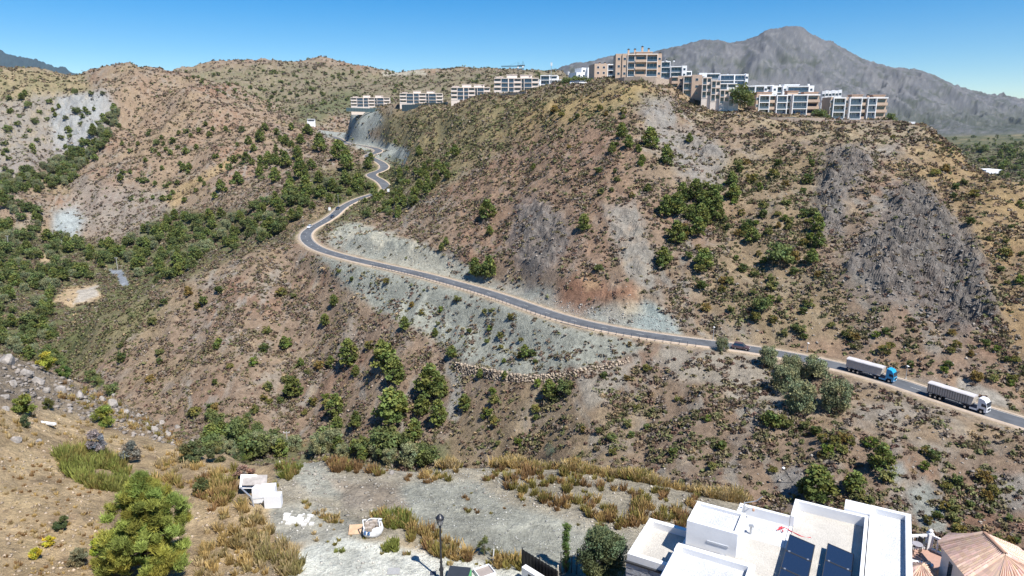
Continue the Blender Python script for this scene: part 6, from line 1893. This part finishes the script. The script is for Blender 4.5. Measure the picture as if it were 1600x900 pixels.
m = MB(); m.tube((0, 0, -.3), (.1, 0, hp * .45), .13, .09, 8); m.tube((.1, 0, hp * .45), (.1, .1, hp * .92), .09, .03, 8)
for b_ in bl[::2]:
    z0 = min(b_[2] * .75, hp * .85); m.tube((.08, 0, z0), b_[:3], .035, .012, 5)
m.part('trunk', BARK, tree)
# olive tree by the villa
def leafy(name, label, cat, px, py, ptop, wpx, base, n_, lsz, trunk=True, zoff=0, nb=34, upright=False):
    p = hit(px, py); h = float(ut(px, ptop)[1]) * p[1] - p[2]
    dep = p[1] * (CP + float(-p[2] / p[1]) * SP); w = wpx / F * dep
    t_ = add(name, None, (p[0], p[1], p[2] + CZ), label=label, cat=cat)
    bl = []
    for k in range(nb):
        q = rs.rand() if not upright else (k + .5) / nb; z = h * ((.12 + .76 * q) if not upright else (.03 + .93 * q)); rad = w * .5 * (math.sqrt(max(.05, 1 - (2 * (q - .45)) ** 2)) if not upright else 1) * .72
        th = rs.rand() * 6.283; rr = rad * math.sqrt(rs.rand())
        bl.append((rr * math.cos(th), rr * math.sin(th), z, (min(w, h) * rs.uniform(.15, .24)) if not upright else w * .62))
    P_, C_ = needle_crown(n_, bl, base, rs, .1)
    P_[:, 2] = np.maximum(P_[:, 2], .03)
    v = blades(P_, rs.uniform(.6, 1.2, len(P_)) * lsz, rs.uniform(.35, .6, len(P_)) * lsz, rs, .3)
    add('crown', link('crown', v, quads=quadidx(len(P_)), mat=LEAF, colors=np.repeat(C_, 4, 0)), parent=t_)
    if trunk:
        m = MB(); m.tube((0, 0, -.3), (0, 0, h * .5), .03 * h, .02 * h, 7)
        for b_ in bl[::3]: m.tube((0, 0, h * .3), b_[:3], .012 * h, .004 * h, 5)
        m.part('trunk', BARK, t_)
    return t_
leafy('olive_tree', 'dense grey-green olive tree against the stone wall of the white villa', 'tree', 940, 912, 822, 84, (.12, .16, .085), 22000, .10, nb=46)
leafy('cypress', 'thin column of green climbing foliage left of the olive tree', 'plant', 884, 893, 815, 9, (.10, .16, .05), 5000, .07, upright=True, nb=30)
leafy('yellow_shrub', 'small yellow-green leafy shrub in front of the olive tree', 'shrub', 924, 905, 880, 26, (.30, .36, .05), 3500, .10, False, nb=14)
leafy('seedling_tree', 'young thin green sapling in the gravel right of the street lamp', 'plant', 757, 868, 836, 24, (.17, .20, .08), 1800, .06, nb=14)
# shrubs on the left slope
for a in (('bright_shrub', 'bright green bush below the ridge rocks at left', 'shrub', 165, 667, 634, 42, (.20, .24, .055), 5000, .12),
          ('bright_shrub', 'tall bright green bush at the far left under the ridge', 'shrub', 40, 650, 614, 34, (.19, .22, .055), 4200, .12),
          ('dark_shrub', 'dark green small bush right below the tall one at the far left', 'shrub', 42, 668, 648, 20, (.09, .12, .06), 1800, .1),
          ('bright_shrub', 'small olive bush between the two bright bushes at left', 'shrub', 76, 640, 620, 18, (.16, .17, .06), 1600, .1),
          ('yellow_shrub', 'yellow-green feathery bush standing on the left ridge against the dark valley', 'shrub', 74, 582, 549, 30, (.40, .40, .07), 4200, .12),
          ('dark_shrub', 'low green bush just right of the yellow one on the ridge', 'shrub', 100, 590, 570, 30, (.11, .17, .05), 2600, .12),
          ('bright_shrub', 'light green bush on the ridge edge where the rocks begin', 'shrub', 155, 610, 590, 36, (.24, .27, .09), 3600, .12),
          ('grey_shrub', 'bluish grey dry bush above the reed patch', 'shrub', 152, 712, 672, 34, (.24, .24, .26), 4500, .12),
          ('grey_shrub', 'greyish dry bush right of the reed patch', 'shrub', 208, 722, 690, 40, (.19, .18, .15), 3600, .12),
          ('dark_shrub', 'dark green bush beyond the dumped boxes near the ridge', 'shrub', 382, 722, 694, 44, (.12, .17, .045), 6000, .12),
          ('dark_shrub', 'wide green bush left of the dark one beyond the dumped boxes', 'shrub', 300, 722, 690, 46, (.14, .16, .07), 5200, .12),
          ('dark_shrub', 'olive green bush near the top of the dry slope, left of the dumped boxes', 'shrub', 340, 722, 700, 40, (.13, .14, .065), 4200, .12),
          ('bright_shrub', 'small green bush above the big pine beside dry grass', 'shrub', 317, 772, 748, 26, (.16, .19, .08), 2600, .11),
          ('dark_shrub', 'small dark creeping bush on the bare slope left of the big pine', 'shrub', 95, 826, 808, 32, (.07, .095, .04), 2600, .08),
          ('yellow_shrub', 'upper small yellow bush on the bare slope', 'shrub', 77, 854, 838, 18, (.42, .38, .05), 1400, .08),
          ('yellow_shrub', 'lower small yellow bush on the bare slope', 'shrub', 58, 874, 857, 20, (.44, .40, .05), 1500, .08),
          ('grey_shrub', 'faded grey-green bush left of the big pine foot', 'shrub', 125, 885, 858, 34, (.24, .22, .13), 3000, .1),
          ('yellow_shrub', 'lime green tuft at the lower left edge of the big pine', 'shrub', 152, 866, 842, 24, (.30, .36, .06), 2400, .1),
          ('grey_shrub', 'reddish grey dry bush behind the dumped boxes', 'shrub', 385, 746, 726, 42, (.27, .20, .17), 4000, .11),
          ('blue_shrub', 'blue-green bush on the golden edge of the gravel terrace', 'shrub', 857, 716, 692, 26, (.15, .19, .14), 2600, .12)):
    leafy(*a, trunk=False, nb=16)

# grass clumps: (polygon, number, height m, colour choices)
GOLDG = (.50, .36, .15); OLG = (.30, .26, .08); BRG = (.32, .20, .095); GRG = (.25, .28, .07); STR = (.52, .41, .23)
GZ = [([(780, 740), (860, 730), (960, 745), (970, 790), (1080, 800), (1075, 825), (960, 822), (900, 800), (800, 775)], 190, .72, (OLG, OLG, BRG, BRG, GOLDG)),
      ([(985, 735), (1020, 738), (1020, 752), (985, 752)], 12, .7, (OLG, GRG)), ([(970, 765), (1090, 772), (1090, 800), (985, 795)], 55, .62, (OLG, GOLDG, BRG)),
      ([(640, 716), (700, 712), (760, 706), (900, 710), (1010, 728), (1180, 772), (1170, 790), (1000, 752), (880, 734), (760, 730), (650, 732)], 700, .70, (STR, GOLDG, STR, GOLDG, OLG)),
      ([(690, 728), (800, 722), (830, 745), (760, 760), (690, 745)], 34, .5, (BRG, OLG)), ([(650, 715), (720, 715), (720, 750), (660, 760)], 34, .6, (BRG, GOLDG, OLG)),
      ([(505, 718), (600, 722), (600, 745), (560, 742), (520, 735)], 60, .75, (BRG, OLG, BRG)), ([(435, 725), (475, 728), (468, 757), (440, 755)], 20, .8, (OLG, GRG, BRG)),
      ([(600, 725), (640, 735), (650, 755), (610, 750)], 20, .5, (BRG,)),
      ([(575, 800), (640, 800), (650, 828), (590, 826)], 60, .7, (GRG, OLG, GOLDG)), ([(635, 815), (690, 830), (735, 865), (730, 880), (680, 868), (640, 845)], 110, .75, (GOLDG, GOLDG, OLG, BRG)),
      ([(600, 848), (625, 848), (625, 864), (602, 864)], 12, .55, (GRG,)), ([(520, 850), (540, 850), (540, 864), (522, 864)], 9, .4, (GRG, OLG)), ([(770, 868), (815, 872), (815, 892), (775, 886)], 28, .6, (OLG, GOLDG)),
      ([(475, 785), (510, 800), (545, 815), (520, 818), (480, 800)], 34, .45, (GOLDG, STR, OLG)), ([(410, 750), (440, 755), (460, 790), (450, 800)], 10, .5, (OLG, BRG)),
      ([(240, 725), (370, 735), (385, 795), (330, 800), (300, 770), (240, 750)], 130, .75, (OLG, GOLDG, BRG, GOLDG)), ([(270, 700), (340, 730), (330, 745), (240, 735)], 50, .6, (STR, GOLDG)),
      ([(85, 706), (150, 702), (205, 722), (200, 770), (140, 762), (100, 740)], 300, .85, (GRG, GRG, (.26, .27, .08), OLG)), ([(100, 690), (150, 690), (150, 706), (95, 710)], 24, .6, (STR,)),
      ([(330, 800), (400, 800), (440, 840), (470, 870), (440, 905), (300, 905), (320, 840)], 210, .62, (STR, GOLDG, GOLDG, (.36, .29, .13))),
      ([(395, 840), (470, 860), (470, 900), (390, 900)], 60, .85, ((.33, .29, .12), STR)),
      ([(0, 640), (110, 650), (240, 700), (230, 720), (60, 700), (0, 690)], 130, .4, (STR, GOLDG)), ([(100, 595), (260, 660), (330, 700), (300, 708), (180, 660), (90, 620)], 260, .5, (STR, GOLDG, OLG, BRG)),
      ([(0, 700), (90, 720), (180, 780), (150, 900), (0, 900)], 260, .16, (STR, GOLDG, BRG)),
      ([(860, 790), (960, 800), (985, 830), (930, 850), (870, 830)], 22, .3, (OLG, BRG)), ([(1180, 770), (1200, 778), (1195, 788)], 4, .5, (GOLDG,)),
      ([(640, 740), (900, 800), (960, 830), (700, 800)], 26, .22, (OLG, BRG)), ([(420, 800), (700, 870), (820, 890), (700, 885), (500, 850)], 30, .2, (STR, OLG)),
      ([(1430, 850), (1480, 850), (1475, 842), (1430, 838)], 16, .6, (GRG, OLG))]
gp_ = []; gc_ = []; gh_ = []
for poly, n_, h, cs_ in GZ:
    R = random.Random(len(poly) * 31 + n_); xs = [p[0] for p in poly]; ys = [p[1] for p in poly]
    k = 0; t_ = 0
    while k < n_ and t_ < n_ * 20:
        t_ += 1
        x, y = R.uniform(min(xs), max(xs)), R.uniform(min(ys), max(ys))
        if not inpoly(x, y, poly): continue
        p = hit(x, y)
        if p is None or p[1] > 64: continue
        k += 1; c = np.array(R.choice(cs_)); hh_ = h * R.uniform(.4, 1.2) * (.62 if h > .3 else 1) 
        if h != .70 and float(perlin(np.array([p[0] / 2.2]), np.array([p[1] / 2.2]), 171)[0]) < -.12 and R.random() < .8: continue
        nb = int(30 + 110 * min(1, hh_))
        ang = rs.rand(nb) * 6.283; rr = rs.rand(nb) ** .6 * hh_ * .42
        base_ = np.stack([p[0] + rr * np.cos(ang), p[1] + rr * np.sin(ang), np.full(nb, p[2] + CZ - .04)], 1)
        lean = np.stack([np.cos(ang) * .32, np.sin(ang) * .32, np.ones(nb)], 1) + rs.randn(nb, 3) * .2
        L_ = hh_ * rs.uniform(.35, 1.15, nb)
        sd = rs.randn(nb, 3); sd[:, 2] = 0; sd /= np.linalg.norm(sd, axis=1)[:, None]; w_ = rs.uniform(.018, .036, nb)[:, None]
        tip = base_ + lean * L_[:, None]
        gp_.append(np.stack([base_ - sd * w_, base_ + sd * w_, tip + sd * w_ * .5, tip - sd * w_ * .5], 1).reshape(-1, 3))
        cc = c * R.uniform(.75, 1.2) * rs.uniform(.75, 1.25, (nb, 1))
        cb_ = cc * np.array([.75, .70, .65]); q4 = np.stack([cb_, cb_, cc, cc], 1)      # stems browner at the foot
        gc_.append(q4.reshape(-1, 3))
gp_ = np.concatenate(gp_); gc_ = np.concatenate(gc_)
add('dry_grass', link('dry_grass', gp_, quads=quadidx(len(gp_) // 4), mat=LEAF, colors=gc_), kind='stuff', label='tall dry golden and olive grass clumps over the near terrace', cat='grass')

# stones: small ones as one heap of stuff, the large ones each a thing
def stone_mesh(seed, mat):
    r = np.random.RandomState(seed)
    import bmesh
    bm = bmesh.new(); bmesh.ops.create_icosphere(bm, subdivisions=2, radius=1)
    ax = r.randn(5, 3); ax /= np.linalg.norm(ax, axis=1)[:, None]; dd_ = r.uniform(.45, .8, 5)
    for v_ in bm.verts:
        p = np.array(v_.co) * (1 + .08 * r.randn())
        for a, d_ in zip(ax, dd_):
            s = p @ a
            if s > d_: p = p - a * (s - d_)
        v_.co = p
    me = bpy.data.meshes.new('boulder'); bm.to_mesh(me); bm.free(); me.materials.append(mat); return me
BOUL = plain('boulder_rock', (.34, .31, .285), .92, noise=.45, scale=1.6, bump=.8)
BM = [stone_mesh(60 + i, BOUL) for i in range(6)]
BL = [(12, 566, 26), (40, 584, 22), (60, 598, 18), (95, 612, 16), (123, 622, 17), (135, 628, 12), (176, 633, 17), (178, 618, 9), (160, 625, 12), (196, 648, 14), (205, 660, 11), (216, 650, 9), (240, 672, 13), (262, 680, 12), (278, 668, 9), (252, 662, 10),
      (20, 600, 16), (70, 612, 14), (8, 622, 14), (25, 690, 18), (110, 640, 9), (140, 652, 9), (55, 575, 14), (228, 664, 9), (612, 740, 10), (300, 690, 8), (60, 690, 10), (10, 640, 12), (150, 612, 8)]
for i, (px, py, w) in enumerate(BL):
    p = hit(px, py)
    if p is None: continue
    s = w / F * p[1] * .62
    where = 'at the far left end of the ridge' if px < 75 else ('in the middle of the left ridge' if px < 190 else ('at the lower right end of the left ridge' if px < 400 else 'on the terrace edge'))
    big_ = ['large', 'pointed', 'flat-topped', 'small', 'squat', 'blocky'][i % 6]
    add('boulder', BM[i % 6], (p[0], p[1], p[2] + CZ + s * .15), label='%s boulder %s, %s along' % (big_, where, ['a tenth', 'a fifth', 'a third', 'half way', 'two thirds', 'three quarters', 'nine tenths'][min(6, int((px % 120) / 17.2))]),
        cat='boulder', group='boulders of the left ridge', rot=(i * .7, i * 1.3, i * 2.1), scale=(s, s * .9, s * .75))
V_ = []; T_ = []; C_ = []
ico = np.array([(0, 0, 1), (.9, 0, .2), (.28, .85, .2), (-.72, .53, .2), (-.72, -.53, .2), (.28, -.85, .2), (0, 0, -.6)])
it = np.array([(0, 1, 2), (0, 2, 3), (0, 3, 4), (0, 4, 5), (0, 5, 1), (6, 2, 1), (6, 3, 2), (6, 4, 3), (6, 5, 4), (6, 1, 5)])
def stones(poly, n_, s0, s1, c, seed):
    global V_, T_, C_
    R = random.Random(seed); r = np.random.RandomState(seed); xs = [p[0] for p in poly]; ys = [p[1] for p in poly]; k = 0; t_ = 0
    while k < n_ and t_ < n_ * 12:
        t_ += 1
        x, y = R.uniform(min(xs), max(xs)), R.uniform(min(ys), max(ys))
        if not inpoly(x, y, poly): continue
        p = hit(x, y)
        if p is None or road_near(p[0], p[1]) < 5: continue
        k += 1; s = s0 + (s1 - s0) * R.random() ** 4
        v = ico * (1 + .3 * r.randn(7, 1)) * s * np.array([R.uniform(.8, 1.4), R.uniform(.8, 1.2), R.uniform(.5, .9)])
        a = R.random() * 6.28; v = np.stack([v[:, 0] * math.cos(a) - v[:, 1] * math.sin(a), v[:, 0] * math.sin(a) + v[:, 1] * math.cos(a), v[:, 2]], 1)
        T_.append(it + len(V_) * 7); V_.append(v + np.array(W3(p))); C_.append(np.tile(np.array(c) * R.uniform(.6, 1.35), (7, 1)))
stones([(0, 552), (60, 570), (130, 605), (240, 650), (330, 692), (300, 705), (200, 680), (100, 645), (0, 610)], 1300, .04, .3, (.22, .195, .175), 1)
stones([(620, 730), (840, 740), (960, 830), (900, 880), (740, 850), (620, 790)], 1500, .02, .08, (.33, .33, .31), 2)
stones([(430, 715), (620, 725), (640, 800), (560, 825), (440, 790)], 700, .03, .14, (.30, .275, .24), 3)
stones([(0, 620), (300, 720), (430, 800), (440, 900), (0, 900)], 1800, .025, .14, (.36, .29, .22), 4)
stones([(440, 790), (560, 820), (800, 890), (480, 905), (430, 860)], 500, .02, .09, (.48, .46, .42), 5)
stones([(640, 700), (1180, 770), (1180, 830), (1000, 850), (640, 740)], 900, .02, .14, (.34, .31, .27), 6)
stones([(1300, 235), (1345, 232), (1362, 262), (1330, 300), (1318, 380), (1262, 360)], 350, .12, .6, (.2, .19, .18), 7)
stones([(1385, 300), (1440, 285), (1520, 375), (1555, 500), (1460, 505), (1320, 440), (1320, 390)], 900, .12, .65, (.2, .19, .18), 8)
stones([(808, 325), (880, 345), (890, 385), (820, 440), (800, 380)], 350, .12, .6, (.14, .135, .13), 9)
stones([(700, 440), (1060, 500), (1060, 535), (900, 500), (750, 455)], 700, .1, .4, (.34, .33, .31), 10)
stones([(520, 360), (700, 410), (740, 440), (560, 398)], 300, .1, .4, (.34, .34, .31), 11)
stones([(700, 570), (980, 560), (1230, 580), (1600, 700), (1600, 850), (1200, 770), (720, 700)], 1800, .08, .42, (.28, .25, .22), 12)
stones([(150, 500), (470, 390), (700, 480), (700, 680), (250, 640)], 1800, .1, .6, (.30, .25, .21), 13)
stones([(650, 200), (1000, 150), (1400, 210), (1600, 400), (1600, 600), (1100, 510), (760, 420)], 3000, .1, .55, (.27, .24, .21), 14)
V_ = np.concatenate(V_); T_ = np.concatenate(T_); C_ = np.concatenate(C_)
m_, nt, b = nmat('loose_stone')
at = N(nt, 'ShaderNodeAttribute', attribute_name='tint'); nt.links.new(at.outputs['Color'], b.inputs['Base Color']); b.inputs['Roughness'].default_value = .95; b.inputs['Specular IOR Level'].default_value = .1
add('loose_stones', link('loose_stones', V_, tris=T_, mat=m_, colors=C_), kind='stuff', label='loose stones and rubble scattered over the slopes and the gravel', cat='stones')

# ------------------------------------------------------------------ haze
m = bpy.data.materials.new('haze'); m.use_nodes = True; nt = m.node_tree; nt.nodes.clear()
out = nt.nodes.new('ShaderNodeOutputMaterial'); pv = nt.nodes.new('ShaderNodeVolumePrincipled')
pv.inputs['Color'].default_value = (.62, .76, 1.0, 1); pv.inputs['Density'].default_value = 1.7e-5; pv.inputs['Anisotropy'].default_value = .2
nt.links.new(pv.outputs[0], out.inputs['Volume'])
hz = MB().box(-14500, 14500, -300, 9700, -160, 1300)
add('haze', hz.mesh('haze', m), kind='stuff', label='thin blue air haze over the whole valley', cat='haze')
